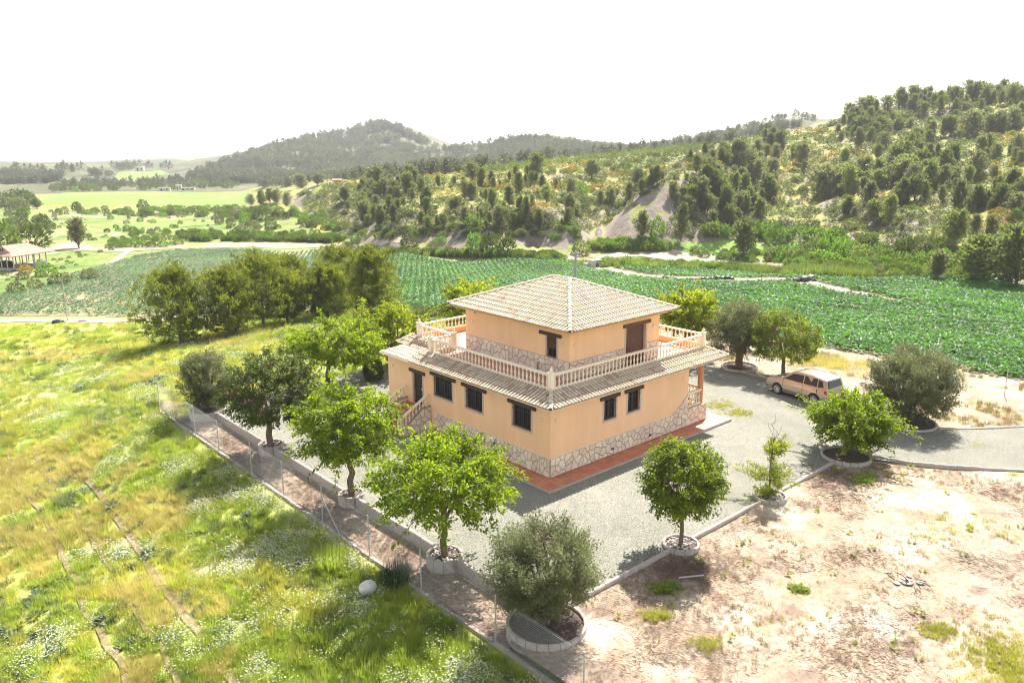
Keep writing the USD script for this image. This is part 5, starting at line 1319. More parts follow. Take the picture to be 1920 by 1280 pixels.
# meadow
def blades(seed, n, R, H, w, lean=.45, base=.3):
    r = np.random.RandomState(seed)
    a = r.uniform(0, 6.283, n); q = R * base * np.sqrt(r.uniform(0, 1, n))
    P = np.stack([np.cos(a) * q, np.sin(a) * q, np.zeros(n)], 1)
    a2 = a + r.normal(0, .8, n)
    le = lean * r.uniform(.2, 1.3, n)
    L = H * r.uniform(.5, 1.1, n)
    tip = P + np.stack([np.cos(a2) * le * L, np.sin(a2) * le * L, L * np.sqrt(np.maximum(.15, 1 - le ** 2))], 1)
    side = unit(np.stack([-np.sin(a2), np.cos(a2), a2 * 0], 1)) * w
    v = np.stack([P - side / 2, P + side / 2, tip], 1).reshape(-1, 3)
    return v, np.arange(3 * n).reshape(-1, 3)
def heads(seed, n, R, H, s):
    r = np.random.RandomState(seed)
    a = r.uniform(0, 6.283, n); q = R * np.sqrt(r.uniform(0, 1, n))
    P = np.stack([np.cos(a) * q, np.sin(a) * q, H * r.uniform(.7, 1.1, n)], 1)
    d = r.normal(0, .35, (n, 3)) * [1, 1, 0]; ax = unit(np.stack([np.cos(a * 3), np.sin(a * 3), a * 0], 1) + d)
    return leaf_quads(P, ax, np.tile([0, 0, 1.0], (n, 1)) + r.normal(0, .3, (n, 3)), s * r.uniform(.6, 1.3, n), s * r.uniform(.6, 1.2, n), .05)
L_G1 = leafmat('meadow_green', (.24, .33, .045), (.41, .50, .085), (.56, .62, .14), (1.5, 1.45, 1.0), .58, scale=.3)
L_G2 = leafmat('meadow_yellow', (.38, .40, .07), (.54, .54, .115), (.67, .64, .18), (1.4, 1.35, 1.0), .56, scale=.3)
L_G3 = leafmat('meadow_straw', (.52, .45, .15), (.66, .58, .22), (.74, .66, .32), (1.2, 1.2, .9), .5, scale=.3)
L_G4 = leafmat('grey_herb', (.15, .19, .09), (.26, .30, .15), (.38, .41, .23), (1.3, 1.3, 1.0), .35, scale=.3)
L_G5 = leafmat('dark_herb', (.04, .09, .03), (.08, .145, .06), (.15, .22, .10), (1.4, 1.4, 1.0), .35, scale=.3)
FLW = leafmat('white_flower', (.62, .62, .50), (.74, .74, .64), (.82, .82, .76), (1.0, 1.0, .95), .3)
FLY = leafmat('yellow_flower', (.60, .52, .05), (.68, .60, .08), (.75, .68, .15), (1.1, 1.0, .5), .3)
mp = [[('blades', blades(80, 60, .55, .52, .022), L_G1)], [('blades', blades(81, 60, .6, .55, .02), L_G2)], [('blades', blades(82, 60, .6, .60, .018), L_G3)],
      [('blades', blades(83, 40, .5, .42, .022), L_G1), ('flowers', heads(84, 20, .5, .50, .055), FLW)],
      [('blades', blades(85, 46, .5, .45, .03, .6), L_G4)], [('leaves', crop_plant(86, 34, .42, .42, .30, .12), L_G5)],
      [('blades', blades(87, 44, .5, .45, .022), L_G2), ('flowers', heads(88, 16, .42, .52, .045), FLY)],
      [('blades', blades(89, 70, .45, .85, .02, .3, .5), L_G1)]]
N = 46000
r_ = np.exp(rng.uniform(math.log(13), math.log(105), N)); a_ = rng.uniform(-.64, .52, N)
XY = np.stack([CAM[0] + r_ * np.sin(YAW + a_), CAM[1] + r_ * np.cos(YAW + a_)], 1)
west = XY[:, 0] < -9.95
north = (XY[:, 1] > 21.6) & (XY[:, 0] < 33)
road = strip(ROAD_W, 3.6).buffer(.3)
ok = (west | north) & ~shapely.contains_xy(road, XY[:, 0], XY[:, 1]) & ~shapely.contains_xy(CROP.buffer(.5), XY[:, 0], XY[:, 1])
XY, r_ = XY[ok], r_[ok]
P3 = np.c_[XY, XY[:, :1] * 0]
# old plough lines at the left, bare of grass
ra, rb_ = at_z(150, 885, -1.9)[:2], at_z(410, 1250, -1.4)[:2]
u_ = unit(rb_ - ra); m_ = np.array([-u_[1], u_[0]])
off = (XY - ra) @ m_
along = (XY - ra) @ u_
wob = (meshkit.fbm(np.c_[along / 2.5, along * 0, along * 0], 3, 5) - .5) * .35
rut = np.zeros(len(XY), bool); side_ = np.zeros(len(XY), bool)
sgn = np.sign((at_z(0, 1100, -2)[:2] - ra) @ m_)
for k, wd in ((0, .2), (1.25, .12), (2.5, .16), (4.2, .17), (6.3, .12)):
    dd = np.abs(off * sgn - k - wob * (1 + .3 * k))
    rut |= (dd < wd) & (meshkit.fbm(np.c_[along / 3 + k * 9, along * 0, along * 0], 3, 6) > (.40 if k not in (0, 2.5) else .36))
    side_ |= (dd < wd + .5)
lim = (along > -9) & (r_ < 45) & west[ok]
rut &= lim; side_ &= lim
for k, wd in ((0, .28), (1.25, .18), (2.5, .22)):
    al = np.linspace(-9, 24, 80)
    wb = (meshkit.fbm(np.stack([al / 2.5, al * 0, al * 0], -1), 3, 5) - .5) * .35 * (1 + .3 * k)
    fp = ra + al[:, None] * u_ + ((k + wb) * sgn)[:, None] * m_
    fp = fp[fp[:, 0] < -10.3]
    drape('plough_furrow', LineString(fp).buffer(wd / 2), FURROW, .35, .05)
n1, n2, n3 = meshkit.fbm(P3 / 3.2, 4, 31), meshkit.fbm(P3 / 5.5, 4, 32), meshkit.fbm(P3 / 2.0, 4, 33)
u1 = rng.uniform(size=len(XY))
dryband = smoothstep(4.5, 0, np.abs((XY[:, 0] + 17) * .35 + (XY[:, 1] - 27) * .94)) * (XY[:, 0] < -8)
which = np.zeros(len(XY), int)
which = np.where(n1 > .50, 1, which)
which = np.where((n2 > .605) | (u1 < dryband * .5), 2, which)
which = np.where((((n3 > .60) & (u1 < .8)) | ((n3 > .45) & (u1 < .16))) & (n2 < .58) & (r_ < 80), 3, which)
which = np.where((n3 < .40) & (u1 < .5), 4, which)
which = np.where((n1 < .32) & (u1 > .92), 5, which)
which = np.where(side_ & (u1 < .12) & (n2 < .52), 5, which)
which = np.where((u1 > .94) & (n2 > .45), 6, which)
which = np.where((u1 < .03) & (r_ < 45), 7, which)
near_fence = (XY[:, 0] > -12.5) & west[ok]
which = np.where(near_fence & (u1 > .5) & (which < 3), 0, which)
keep = ~rut
XY, which, r_ = XY[keep], which[keep], r_[keep]
Z = ground(XY[:, 0], XY[:, 1]) - .03
sc = rng.uniform(.65, 1.15, len(XY)) * np.clip(.75 + (r_ - 20) / 90, .75, 1.25)
instancer('meadow_grass', mp, np.c_[XY, Z], rng.uniform(0, 6.28, len(XY)), np.c_[sc * 1.15, sc * 1.15, sc * rng.uniform(.55, 1.0, len(XY))], which)
print('meadow', len(XY))
for i, (px, py, s, lb) in enumerate([(622, 1062, 1.25, 'yellow-green grass tussock just outside the fence below the tree trunks'), (742, 1090, 1.15, 'dark green tussock by the fence above the pale boulder'), (290, 765, .9, 'small dark tussock in the meadow left of the far fence corner'), (125, 945, 1.0, 'blue-green leafy clump on the old plough line in the meadow')]):
    g = on_ground(px, py)
    obj_ = obj('tussock', (lambda m: (m[0] * s + g - [0, 0, .1], m[1]))(blades(95 + i, 700, .5, .8, .022, .5, .9)), [L_G1, L_G5, L_G5, L_G4][i])
    tag(obj_, lb, 'tussock')

# dry tufts and twigs on the bare lot
DRY = leafmat('dry_tuft', (.30, .22, .12), (.42, .33, .18), (.52, .44, .27), (1.1, 1.0, .8), .25)
TWIG = plain('dry_twig', (.17, .11, .085), .9, .3, 9)
def twigs(seed, n):
    r = np.random.RandomState(seed); mb = MB()
    for i in range(n):
        p = r.normal(0, .25, 2); a = r.uniform(0, 6.28); L = r.uniform(.08, .3)
        mb.rod((p[0], p[1], .01), (p[0] + L * math.cos(a), p[1] + L * math.sin(a), .015 + r.uniform(0, .05)), .006, .004, 3)
    return mb.mesh()
lp_ = [[('blades', blades(90, 34, .3, .12, .012, .9), DRY)], [('blades', blades(91, 34, .3, .17, .014, .8), L_G2)], [('leaves', crop_plant(92, 26, .2, .16, .13, .05), L_G1)], [('twigs', twigs(93, 9), TWIG)], [('twigs', twigs(94, 14), TWIG)]]
pts = []
Q = rng.uniform((-9.6, -24), (24, -7.9), (15000, 2)); Q = Q[shapely.contains_xy(LOT.buffer(-.1), Q[:, 0], Q[:, 1])]
n1 = meshkit.fbm(np.c_[Q, Q[:, :1] * 0] / 1.6, 4, 41); n2 = meshkit.fbm(np.c_[Q, Q[:, :1] * 0] / 2.6, 3, 42); u1 = rng.uniform(size=len(Q))
w_ = np.full(len(Q), -1)
w_ = np.where((n1 > .50) & (u1 < .55), 0, w_)
w_ = np.where((n2 > .63) & (u1 < .25), 1, w_)
w_ = np.where((n1 < .33) & (u1 < .03), 2, w_)
w_ = np.where((n2 < .48) & (u1 > .45) & (u1 < .80), 3, w_)
w_ = np.where((n2 < .43) & (u1 > .80), 4, w_)
patch = (n1 > .585) & (np.abs(Q[:, 1] + 9.5) < 14)
w_ = np.where(patch & (u1 < .012), 2, w_)
Q, w_ = Q[w_ >= 0], w_[w_ >= 0]
instancer('dry_ground_litter', lp_, np.c_[Q, np.full(len(Q), -.2)], rng.uniform(0, 6.28, len(Q)), rng.uniform(.5, 1.1, len(Q)), w_)
# weeds in the gravel, dry grass on the verge and the planting strip
Q, w_ = [], []
for px, py, rx, ry, n, k in [(1352, 760, 22, 8, 90, 1), (1385, 775, 22, 6, 110, 1), (1832, 836, 12, 4, 80, 1), (1905, 890, 12, 4, 60, 1), (1250, 1102, 20, 8, 90, 2), (1230, 1152, 25, 9, 110, 1), (1620, 900, 18, 8, 80, 2), (1328, 1205, 25, 14, 70, 1), (1500, 1104, 12, 6, 50, 2), (1520, 905, 60, 10, 50, 3), (1290, 1060, 60, 22, 260, 4), (1570, 900, 70, 30, 260, 4), (1440, 960, 40, 18, 60, 3), (1890, 1250, 60, 40, 420, 1), (1850, 1210, 50, 20, 120, 1), (1760, 1180, 30, 15, 120, 1)]:
    for _ in range(n):
        g = at_z(px + rng.normal(0, rx * .6), py + rng.normal(0, ry * .6), -.17)
        Q.append(g[:2]); w_.append(k)
Q = np.array(Q)
instancer('weeds', lp_, np.c_[Q, np.where(Q[:, 1] > -7.7, -.125, -.2)], rng.uniform(0, 6.28, len(Q)), rng.uniform(.45, .95, len(Q)), w_)
Q = rng.uniform((-9.5, -7.5), (-7.9, 24), (1300, 2)); k = rng.choice([0, 3, 4], len(Q), p=[.5, .35, .15])
instancer('strip_litter', lp_, np.c_[Q, np.full(len(Q), -.5)], rng.uniform(0, 6.28, len(Q)), rng.uniform(.7, 1.3, len(Q)), k)
Q = rng.uniform((22.5, -16), (36.5, 26), (9000, 2))
vg = shapely.contains_xy(EAST, Q[:, 0], Q[:, 1]) | (shapely.contains_xy(strip(ROAD_E, 8.5), Q[:, 0], Q[:, 1]) & ~shapely.contains_xy(strip(ROAD_E, 3.9), Q[:, 0], Q[:, 1]))
Q = Q[vg]; nn = meshkit.fbm(np.c_[Q, Q[:, :1] * 0] / 2.5, 3, 44); Q = Q[nn > .52]
instancer('verge_grass', [[('blades', blades(97, 40, .4, .5, .016, .7), DRY)], [('blades', blades(98, 34, .4, .3, .016, .7), L_G2)]], np.c_[Q, ground(Q[:, 0], Q[:, 1]) + np.where(Q[:, 0] < 28, .36, .05)], rng.uniform(0, 6.28, len(Q)), rng.uniform(.5, 1.0, len(Q)), rng.randint(0, 2, len(Q)))
g = on_ground(1535, 690)
Q = g[:2] + rng.normal(0, 1.0, (70, 2)) * [1.0, 2.0]
tag(obj('dry_grass_clump', (lambda vs: (np.vstack([v for v, _ in vs]), np.vstack([f + 3 * 120 * i for i, (_, f) in enumerate(vs)])))([(blades(300 + i, 120, .5, .75, .014, .6, .9)[0] + [q[0], q[1], -.3], blades(300 + i, 120, .5, .75, .014, .6, .9)[1]) for i, q in enumerate(Q)]), L_G3), 'tall orange-brown dry grass behind the parked car', 'dry grass', kind='stuff')

# ---------------------------------------------------------------- trees and shrubs across the valley
PROTO = '/World/plant_kinds'
stage.CreateClassPrim(PROTO)
def proto(name, meshes, leafm, barkm, lname='crown', tname='trunk'):
    p = f'{PROTO}/{name}'
    UsdGeom.Xform.Define(stage, p)
    usdkit.mesh(stage, f'{p}/{tname}', meshes[0], barkm)
    usdkit.mesh(stage, f'{p}/{lname}', meshes[1], leafm)
    return p
hp = [pine(500 + i, 1.0, (.25, .33, .28, .36, .30)[i % 5], base=.22 if i % 3 else .08, boughs=52, per=7, tl=.085, tw=.045, conic=(.55, .1, .9, .3, .05)[i % 5], rnd=(.75, 1, .5, .9, 1)[i % 5], trunk_r=.022, tufts=4, lean=((i % 3 - 1) * .05, 0)) for i in range(10)]
PINES = [proto(f'pine_{i}', m, L_HPINE if i < 5 else L_GPINE, BARKP) for i, m in enumerate(hp)]
dm = [dome(520 + i, .55, 1.0, 420, .17, .5, up=.4) for i in range(4)]
SHR = {'shrub': [proto(f'shrub_{i}', m, L_SHRUB, BARK, 'leaves', 'stems') for i, m in enumerate(dm)], 'olive': [proto(f'olive_{i}', m, L_OLIVE, BARK, 'leaves', 'stems') for i, m in enumerate(dm[:3])],
       'bush': [proto(f'bush_{i}', m, L_BUSHG, BARK, 'leaves', 'stems') for i, m in enumerate(dm)], 'broom': [proto(f'broom_{i}', m, L_BROOM, BARK, 'leaves', 'stems') for i, m in enumerate(dm[:2])],
       'dark': [proto(f'dark_{i}', m, L_CAROB, BARK, 'leaves', 'stems') for i, m in enumerate(dm[:2])]}
def put(kind, px, py, top, wpx, name, label, cat, group=None, k=None):
    """a plant whose foot is at column px, row py, its top at row top, wpx wide"""
    g = on_ground(px, py); dep = (g - CAM) @ FW
    H = (py - top) * dep / FPX * 1.04; W = wpx * dep / FPX
    lst = PINES if kind == 'pine' else SHR[kind]
    i = rng.randint(len(lst)) if k is None else k
    sx = W / .64 if kind == 'pine' else W / 1.12
    return copy_of(lst[i], name, label, cat, (g[0], g[1], g[2] - .03 * H), rng.uniform(0, 6.28), (sx, sx, H), group)
for row in [
        ('pine', 150, 466, 413, 42, 'pine_tree', 'lone dark pine right of the pink-roofed shelter', 'pine'),
        ('dark', 62, 464, 418, 72, 'broadleaf_tree', 'wide dark tree directly behind the pink-roofed shelter', 'tree'),
        ('shrub', 8, 478, 415, 60, 'broadleaf_tree', 'olive-green tree behind the shelter at the left picture edge', 'tree'),
        ('dark', 84, 427, 402, 25, 'broadleaf_tree', 'round dark tree on the dry slope above the shelter', 'tree'),
        ('dark', 42, 408, 390, 18, 'broadleaf_tree', 'small dark tree left of and above the round dark tree', 'tree'),
        ('dark', 144, 396, 377, 18, 'broadleaf_tree', 'round tree in front of the left end of the bright far field', 'tree'),
        ('dark', 268, 394, 375, 21, 'broadleaf_tree', 'round dark tree in front of the middle of the bright far field', 'tree'),
        ('dark', 270, 408, 394, 15, 'shrub', 'small dark bush just below the round tree at mid far field', 'shrub'),
        ('pine', 70, 392, 373, 24, 'broadleaf_tree', 'tree left of the bright far field, beside the grey grove', 'tree'),
        ('olive', 30, 549, 528, 32, 'olive_tree', 'olive bush nearest the left edge beside the crop rows', 'olive tree'),
        ('olive', 67, 541, 523, 28, 'olive_tree', 'olive bush second from the left beside the crop rows', 'olive tree'),
        ('olive', 114, 533, 512, 42, 'olive_tree', 'largest olive bush beside the crop rows, next to the slender pole', 'olive tree'),
        ('olive', 168, 524, 503, 32, 'olive_tree', 'rightmost olive bush at the crop field corner', 'olive tree'),
        ('bush', 87, 517, 494, 40, 'shrub', 'bright green rounded bush in front of the shelter', 'shrub'),
        ('broom', 48, 512, 497, 26, 'broom_bush', 'yellow flowering bush between the shelter and the olive bushes', 'shrub'),
        ('olive', 43, 524, 509, 26, 'olive_tree', 'small olive bush just below the yellow flowering bush', 'olive tree'),
        ('olive', 411, 421, 405, 18, 'olive_tree', 'left one of the pair of grey olives right of the narrow green strip', 'olive tree'),
        ('olive', 433, 425, 407, 18, 'olive_tree', 'right one of the pair of grey olives right of the narrow green strip', 'olive tree'),
        ('olive', 440, 406, 394, 16, 'olive_tree', 'grey olive above the pair of grey olives', 'olive tree'),
        ('olive', 467, 433, 414, 18, 'olive_tree', 'grey olive left of its smaller neighbour in the open meadow', 'olive tree'),
        ('olive', 482, 435, 420, 13, 'olive_tree', 'smaller grey olive beside another in the open meadow', 'olive tree'),
        ('olive', 506, 437, 424, 13, 'olive_tree', 'small grey olive nearest the hedge by the river bed', 'olive tree'),
        ('dark', 488, 414, 391, 32, 'broadleaf_tree', 'dense dark round tree among the olives at the foot of the knoll', 'tree'),
        ('bush', 462, 420, 398, 26, 'broadleaf_tree', 'bright green tree touching the dense dark round tree', 'tree'),
        ('shrub', 508, 430, 408, 24, 'shrub', 'olive-green bush right of the dense dark round tree', 'shrub'),
        ('dark', 536, 411, 397, 16, 'shrub', 'dark bush at the foot of the yellow knoll', 'shrub'),
        ('pine', 596, 348, 327, 22, 'pine_tree', 'umbrella-shaped pine on the shoulder left of the pink hut', 'pine'),
        ('pine', 565, 352, 329, 26, 'pine_tree', 'pine on the spur left of the umbrella-shaped pine', 'pine'),
        ('pine', 538, 387, 363, 16, 'pine_tree', 'slim pine low on the left flank of the yellow knoll', 'pine'),
        ('pine', 472, 384, 366, 16, 'pine_tree', 'leftmost pine at the tip of the spur', 'pine'),
        ('pine', 490, 386, 358, 18, 'pine_tree', 'taller pine next to the leftmost pine on the spur', 'pine'),
        ('pine', 506, 381, 355, 20, 'pine_tree', 'third pine from the tip of the spur', 'pine'),
        ('pine', 518, 380, 357, 16, 'pine_tree', 'fourth pine from the tip of the spur', 'pine'),
        ('pine', 646, 380, 352, 28, 'pine_tree', 'dark pine on the slope directly below the pink hut', 'pine'),
        ('pine', 653, 396, 377, 11, 'pine_tree', 'small slim pine below the dark pine on the knoll', 'pine'),
        ('dark', 767, 467, 438, 36, 'broadleaf_tree', 'dense round tree standing in the river bed below the cliff', 'tree'),
        ('bush', 668, 456, 440, 24, 'shrub', 'pale green bush at the cliff foot left of the round river tree', 'shrub'),
        ('bush', 826, 461, 444, 26, 'shrub', 'pale yellow-green bush at the cliff foot right of the round river tree', 'shrub'),
        ('bush', 890, 478, 434, 34, 'broadleaf_tree', 'yellow-green tree left of the dark hedge trees', 'tree'),
        ('dark', 916, 482, 438, 36, 'broadleaf_tree', 'left dark tree of the hedge at the far field edge', 'tree'),
        ('dark', 950, 482, 442, 40, 'broadleaf_tree', 'right dark tree of the hedge at the far field edge', 'tree'),
        ('shrub', 1088, 476, 452, 36, 'broadleaf_tree', 'olive-green tree at the cliff foot above the concrete pole', 'tree'),
        ('pine', 1110, 336, 302, 34, 'pine_tree', 'lone round pine on the yellow slope left of the gully', 'pine'),
        ('bush', 1088, 362, 342, 32, 'shrub', 'bright green bush on the slope below the lone round pine', 'shrub'),
        ('bush', 886, 426, 404, 32, 'shrub', 'bright green bush in the middle of the wooded slope', 'shrub'),
        ('bush', 952, 406, 388, 26, 'shrub', 'bright green bush on the wooded slope above the pink cliff', 'shrub'),
        ('pine', 1205, 448, 400, 30, 'pine_tree', 'dark pine at the foot of the grey scarp', 'pine'),
        ('bush', 1232, 449, 410, 32, 'broadleaf_tree', 'bright green tree beside the dark pine under the scarp', 'tree'),
        ('pine', 1277, 450, 386, 28, 'pine_tree', 'tall slim dark pine right of the bright green tree under the scarp', 'pine'),
        ('pine', 1391, 486, 415, 44, 'pine_tree', 'big dark rounded pine alone in the green valley meadow', 'pine', None, 4),
        ('bush', 1452, 460, 420, 42, 'broadleaf_tree', 'round bright green tree at the hill foot right of the big dark pine', 'tree'),
        ('bush', 1548, 486, 440, 34, 'broadleaf_tree', 'left bright tree of the valley thicket below the bare slope', 'tree'),
        ('bush', 1572, 494, 450, 38, 'broadleaf_tree', 'green tree in the valley thicket beside the left bright tree', 'tree'),
        ('dark', 1700, 482, 442, 46, 'broadleaf_tree', 'dark green broad tree in the thicket under the pine wood', 'tree'),
        ('olive', 1735, 488, 452, 40, 'broadleaf_tree', 'silver-grey tree right of the dark broad tree in the thicket', 'tree'),
        ('shrub', 1660, 497, 463, 44, 'broadleaf_tree', 'rounded olive-green tree in front of the dark broad tree', 'tree'),
        ('pine', 1755, 527, 474, 40, 'pine_tree', 'pale pine at the far edge of the right crop field', 'pine'),
        ('pine', 1830, 530, 446, 78, 'pine_tree', 'big dark pine at the far edge of the right crop field', 'pine', None, 1),
        ('pine', 1903, 534, 428, 74, 'pine_tree', 'biggest dark pine at the right picture edge beside the crop field', 'pine', None, 3),
        ('pine', 1790, 462, 398, 44, 'pine_tree', 'dark round-topped pine at the foot of the right hillside', 'pine'),
        ('pine', 1827, 446, 405, 22, 'pine_tree', 'slim pine right of the dark round-topped pine', 'pine'),
        ('pine', 1854, 455, 408, 26, 'pine_tree', 'pale young pine second right of the dark round-topped pine', 'pine'),
        ('bush', 1904, 412, 388, 22, 'broadleaf_tree', 'bright green small tree high at the right edge', 'tree')]:
    put(row[0], *row[1:5], *row[5:8], group=None, k=row[9] if len(row) > 9 else None)
# pines on the hillsides, thickest where the photograph has them
zones = [('small olive-green pine in the wood above the river cliff', 'pines above the river cliff', [(668, 340), (760, 325), (830, 340), (815, 400), (840, 430), (700, 438), (665, 420)], 52, (24, 40)),
         ('small pine scattered on the yellow-brown slope above the pink cliff', 'pines on the yellow-brown slope', [(815, 345), (960, 330), (1060, 330), (1085, 370), (1090, 420), (1000, 430), (850, 430)], 44, (18, 38)),
         ('dark pine standing along the gully beside the grey scarp', 'pines along the gully', [(1105, 395), (1190, 345), (1300, 285), (1325, 290), (1240, 345), (1170, 390)], 14, (20, 34)),
         ('grey-green pine in the dense wood right of the grey scarp', 'pines right of the scarp', [(1255, 370), (1330, 305), (1420, 285), (1500, 290), (1525, 330), (1480, 355), (1420, 420), (1300, 435), (1265, 420)], 62, (30, 48)),
         ('pine in the wood on the middle of the right hillside', 'pines on the right hillside', [(1525, 370), (1600, 340), (1680, 300), (1780, 310), (1920, 330), (1920, 400), (1830, 420), (1720, 440), (1580, 430)], 78, (32, 56)),
         ('pine on the high open slope of the right hillside', 'pines on the high slope', [(1560, 270), (1700, 250), (1920, 240), (1920, 320), (1700, 310), (1580, 320)], 30, (24, 42)),
         ('pine in the wood along the top of the right hill', 'pines along the hill top', [(1535, 245), (1640, 205), (1760, 188), (1920, 172), (1920, 245), (1740, 250), (1600, 262)], 100, (22, 34)),
         ('pine on the rim above the grey scarp', 'pines on the scarp rim', [(1345, 297), (1420, 270), (1470, 258), (1485, 280), (1400, 300), (1355, 306)], 20, (18, 28))]
spots = []
for zi, (lb, grp, poly, n, (h0, h1)) in enumerate(zones):
    P = in_poly_px(rng, poly, int(n * 1.55), .92)
    for p in P:
        dep = (p - CAM) @ FW
        hpx = rng.uniform(h0, h1) * rng.uniform(.4, 1.2)
        spots.append((hpx, zi, p, hpx * dep / FPX))
spots.sort(key=lambda s: -s[0])
for hpx, zi, p, H in spots[:238]:
    sx = H * rng.uniform(.75, 1.15)
    copy_of(PINES[rng.randint(10)], 'pine_tree', zones[zi][0], 'pine', (p[0], p[1], p[2] - .04 * H), rng.uniform(0, 6.28), (sx, sx, H), zones[zi][1])
rest_ = spots[238:]
Pp = [[('trunk', hp[i][0], BARKP), ('crown', hp[i][1], L_HPINE if i < 5 else L_GPINE)] for i in range(10)]
P = np.array([p for _, _, p, H in rest_]); Hs = np.array([H for *_, H in rest_])
extra = in_poly_px(rng, [(1000, 302), (1340, 272), (1340, 285), (1000, 316)], 1)
instancer('hill_pines', Pp, P - [0, 0, .15], rng.uniform(0, 6.28, len(P)), np.c_[Hs * .9, Hs * .9, Hs], rng.randint(0, 10, len(P)))
# low scrub over the near hills
sp = [[('leaves', dome(540 + i, .55, 1.0, 70, .3, .6, stems=False)[1], [L_SCRUB, L_SCRUB, L_SHRUB, L_BROOM][i])] for i in range(4)]
Q = np.vstack([in_poly_px(rng, z, n) for z, n in (
    ([(560, 360), (640, 345), (700, 340), (900, 318), (1340, 272), (1340, 300), (1240, 350), (1130, 425), (1100, 435), (700, 440), (620, 430), (570, 400)], 3000),
    ([(1330, 290), (1420, 255), (1530, 238), (1650, 205), (1920, 172), (1920, 465), (1700, 455), (1500, 435), (1290, 450), (1240, 440)], 3600))])
nn = meshkit.fbm(np.c_[Q[:, :2], Q[:, :1] * 0] / 20, 4, 51); uu = rng.uniform(size=len(Q))
_, qr = polar(Q[:, 0], Q[:, 1])
w_ = np.where(uu < .45, 0, 1); w_ = np.where(uu > .72, 2, w_); w_ = np.where((nn > .56) & (uu < .55) & (Q[:, 2] > 0), 3, w_)
s_ = rng.uniform(.5, 1.5, len(Q)) * np.clip(qr / 230, .6, 1.6)
instancer('hill_scrub', sp, Q - [0, 0, .05], rng.uniform(0, 6.28, len(Q)), np.c_[s_ * 1.3, s_ * 1.3, s_ * .75], w_)
# bushes of the valley floor
Q, w_, s_ = [], [], []
bp = [[('leaves', m[1], mt)] for m, mt in ((dm[0], L_SHRUB), (dm[1], L_BUSHG), (dm[2], L_OLIVE), (dm[3], L_CAROB), (dm[0], L_BROOM))]
for poly, n, (h0, h1), pr in (
        ([(200, 432), (600, 436), (640, 452), (205, 456)], 60, (6, 11), (.5, .3, .1, .1, 0)),
        ([(325, 440), (640, 447), (640, 455), (360, 453)], 150, (9, 15), (.6, .25, .05, .1, 0)),
        ([(190, 452), (330, 446), (340, 462), (200, 468)], 26, (8, 14), (.7, .3, 0, 0, 0)),
        ([(210, 400), (440, 392), (560, 392), (560, 402), (450, 410), (250, 408)], 90, (7, 13), (.4, .3, .2, .1, 0)),
        ([(100, 395), (250, 392), (440, 390), (440, 398), (250, 402), (100, 404)], 60, (5, 10), (.4, .2, .2, .2, 0)),
        ([(0, 372), (55, 368), (60, 392), (0, 398)], 22, (14, 26), (.1, 0, .4, .5, 0)),
        ([(0, 395), (60, 400), (130, 440), (0, 450)], 26, (9, 20), (.3, .2, .2, .3, 0)),
        ([(560, 400), (660, 425), (660, 440), (560, 425)], 26, (9, 15), (.4, .2, .2, .2, 0)),
        ([(1290, 440), (1480, 445), (1700, 470), (1910, 470), (1905, 520), (1600, 512), (1400, 486), (1420, 475), (1530, 478), (1500, 455)], 130, (16, 32), (.4, .42, .1, .08, 0)),
        ([(1520, 478), (1700, 500), (1890, 515), (1890, 530), (1620, 521), (1500, 512)], 110, (12, 24), (.45, .45, .05, .05, 0)),
        ([(1290, 468), (1500, 478), (1600, 500), (1480, 502), (1380, 490), (1290, 482)], 70, (7, 16), (.55, .4, .05, 0, 0)),
        ([(700, 473), (880, 477), (1060, 482), (1060, 487), (880, 482), (700, 478)], 90, (10, 17), (.6, .3, .05, .05, 0)),
        ([(1130, 494), (1250, 497), (1420, 506), (1480, 513), (1470, 518), (1300, 506), (1150, 500)], 130, (9, 17), (.6, .35, .05, 0, 0)),
        ([(1105, 458), (1220, 457), (1260, 463), (1250, 470), (1110, 470)], 50, (10, 18), (.4, .5, .05, .05, 0)),
        ([(1400, 478), (1560, 482), (1700, 500), (1880, 516), (1620, 520), (1480, 505)], 90, (12, 22), (.45, .35, .1, .1, 0)),
        ([(60, 395), (560, 398), (640, 440), (200, 455), (80, 440)], 130, (4, 9), (.45, .2, .15, .2, 0)),
        ([(640, 430), (1060, 425), (1100, 450), (660, 450)], 60, (6, 14), (.5, .1, .2, .2, 0)),
        ([(70, 352), (160, 345), (300, 346), (420, 343), (470, 352), (300, 357), (100, 360)], 110, (5, 11), (.2, .1, .3, .4, 0)),
        ([(560, 455), (760, 460), (740, 468), (560, 466)], 16, (5, 9), (.3, .2, 0, 0, .5)),
        ([(0, 505), (170, 470), (250, 468), (120, 505), (0, 530)], 40, (3, 7), (.6, .4, 0, 0, 0)),
        ([(745, 592), (860, 580), (872, 600), (760, 612)], 16, (14, 24), (.5, .1, .2, .1, .1)),
        ([(620, 610), (700, 600), (730, 625), (640, 640)], 12, (8, 14), (.7, 0, 0, 0, .3))):
    P = in_poly_px(rng, poly, n)
    for p in P:
        dep = (p - CAM) @ FW
        Q.append(p); w_.append(rng.choice(5, p=pr)); s_.append(rng.uniform(h0, h1) * dep / FPX)
Q, s_ = np.array(Q), np.array(s_)
instancer('valley_bushes', bp, Q - [0, 0, .1], rng.uniform(0, 6.28, len(Q)), np.c_[s_ * 1.35, s_ * 1.35, s_], w_)
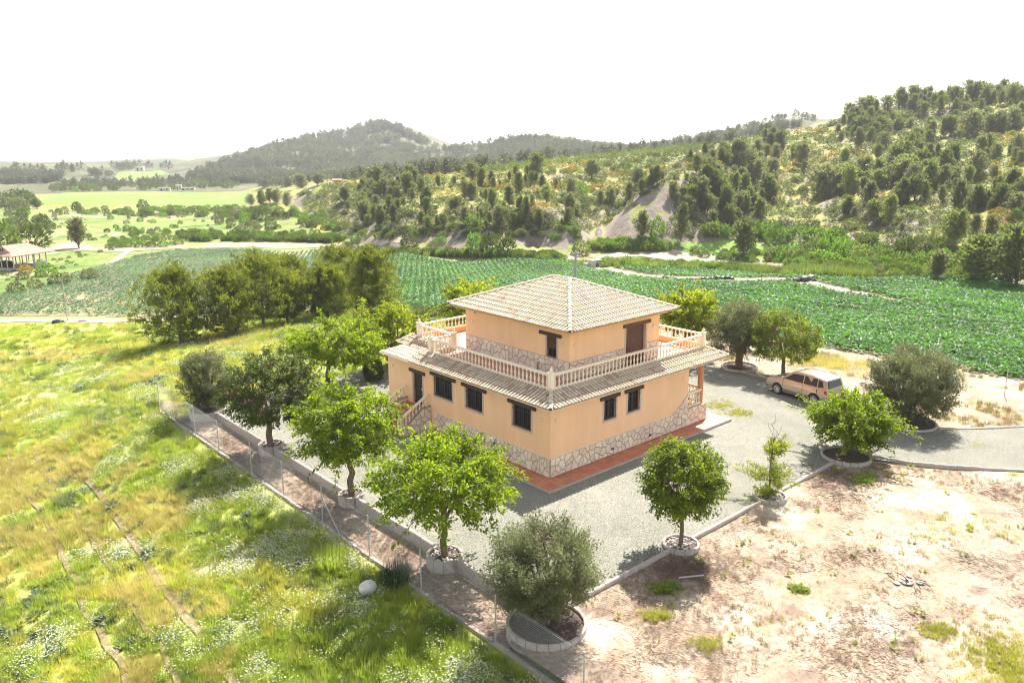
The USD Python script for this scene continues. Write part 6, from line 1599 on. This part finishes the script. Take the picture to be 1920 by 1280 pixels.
# cane brakes along the river
rp_ = [[('blades', blades(600 + i, 90, 1.0, 1.7, .13, .35, .8), L_REED)] for i in range(3)]
Q = np.vstack([in_poly_px(rng, z, n) for z, n in (
    ([(700, 474), (880, 478), (1060, 484), (1060, 489), (880, 482), (700, 478)], 110), ([(1080, 494), (1250, 499), (1420, 508), (1490, 514), (1480, 520), (1300, 508), (1140, 503), (1060, 496)], 170),
    ([(1105, 456), (1220, 455), (1260, 462), (1250, 472), (1110, 470)], 130), ([(1400, 476), (1560, 480), (1600, 492), (1480, 490)], 160), ([(1480, 505), (1620, 514), (1640, 522), (1500, 517)], 160), ([(1640, 488), (1760, 505), (1750, 520), (1640, 512)], 160))])
instancer('cane_brake', rp_, Q - [0, 0, .1], rng.uniform(0, 6.28, len(Q)), rng.uniform(.6, 1.1, len(Q)), rng.randint(0, 3, len(Q)))
# orchard on the plateau, far woods
Q = in_poly_px(rng, [(890, 322), (1000, 306), (1340, 272), (1340, 280), (1150, 298), (900, 328)], 330)
instancer('far_orchard', [[('leaves', dome(560, .55, 1.0, 60, .3, .6)[1], L_SHRUB)]], Q, rng.uniform(0, 6.28, len(Q)), rng.uniform(1.0, 2.0, len(Q)), np.zeros(len(Q), int))
fpine = [pine(580 + i, 1.0, .42, base=.1, boughs=16, per=4, tl=.2, tw=.10, conic=.3, trunk_r=.02, tufts=2) for i in range(3)]
Q = np.vstack([in_poly_px(rng, z, n) for z, n in (
    ([(350, 332), (400, 312), (480, 285), (560, 262), (650, 250), (705, 234), (760, 245), (800, 268), (840, 283), (930, 268), (1010, 254), (1100, 274), (1200, 279), (1300, 262), (1430, 232), (1490, 216), (1540, 228), (1450, 250), (1340, 272), (1000, 306), (890, 322), (690, 340), (600, 335), (450, 345), (380, 345)], 4600),
    ([(380, 330), (640, 315), (900, 300), (1000, 305), (880, 322), (690, 338), (450, 345)], 1500),
    ([(0, 330), (210, 328), (225, 336), (100, 343), (0, 346)], 420), ([(105, 342), (320, 340), (420, 334), (330, 350), (120, 352)], 150), ([(480, 338), (560, 335), (560, 350), (490, 352)], 90), ([(0, 320), (300, 312), (330, 320), (0, 325)], 60), ([(225, 312), (260, 312), (260, 320), (225, 320)], 25), ([(705, 234), (740, 240), (830, 284), (760, 290), (690, 262)], 420))])
_, qr = polar(Q[:, 0], Q[:, 1])
nn = meshkit.fbm(np.c_[Q[:, :2], Q[:, :1] * 0] / 60, 4, 61)
Q, qr = Q[nn > .36], qr[nn > .36]
s_ = rng.uniform(4.0, 7.5, len(Q)) * np.clip(qr / 900, .7, 1.5)
instancer('far_wood', [[('crown', m[1], L_FWOOD)] for m in fpine], Q - [0, 0, .3], rng.uniform(0, 6.28, len(Q)), np.c_[s_ * 1.1, s_ * 1.1, s_], rng.randint(0, 3, len(Q)))

# ---------------------------------------------------------------- the air
hz = MB().box((-14000, -14000, -260), (14000, 14000, 75)).mesh()
obj('haze', hz, usdkit.material(stage, '/World/Looks/haze', {'v': ('principled_volume', {'color': (.96, .98, 1.0), 'density': HAZE, 'anisotropy': .2})}, volume='v.volume'), kind='stuff')
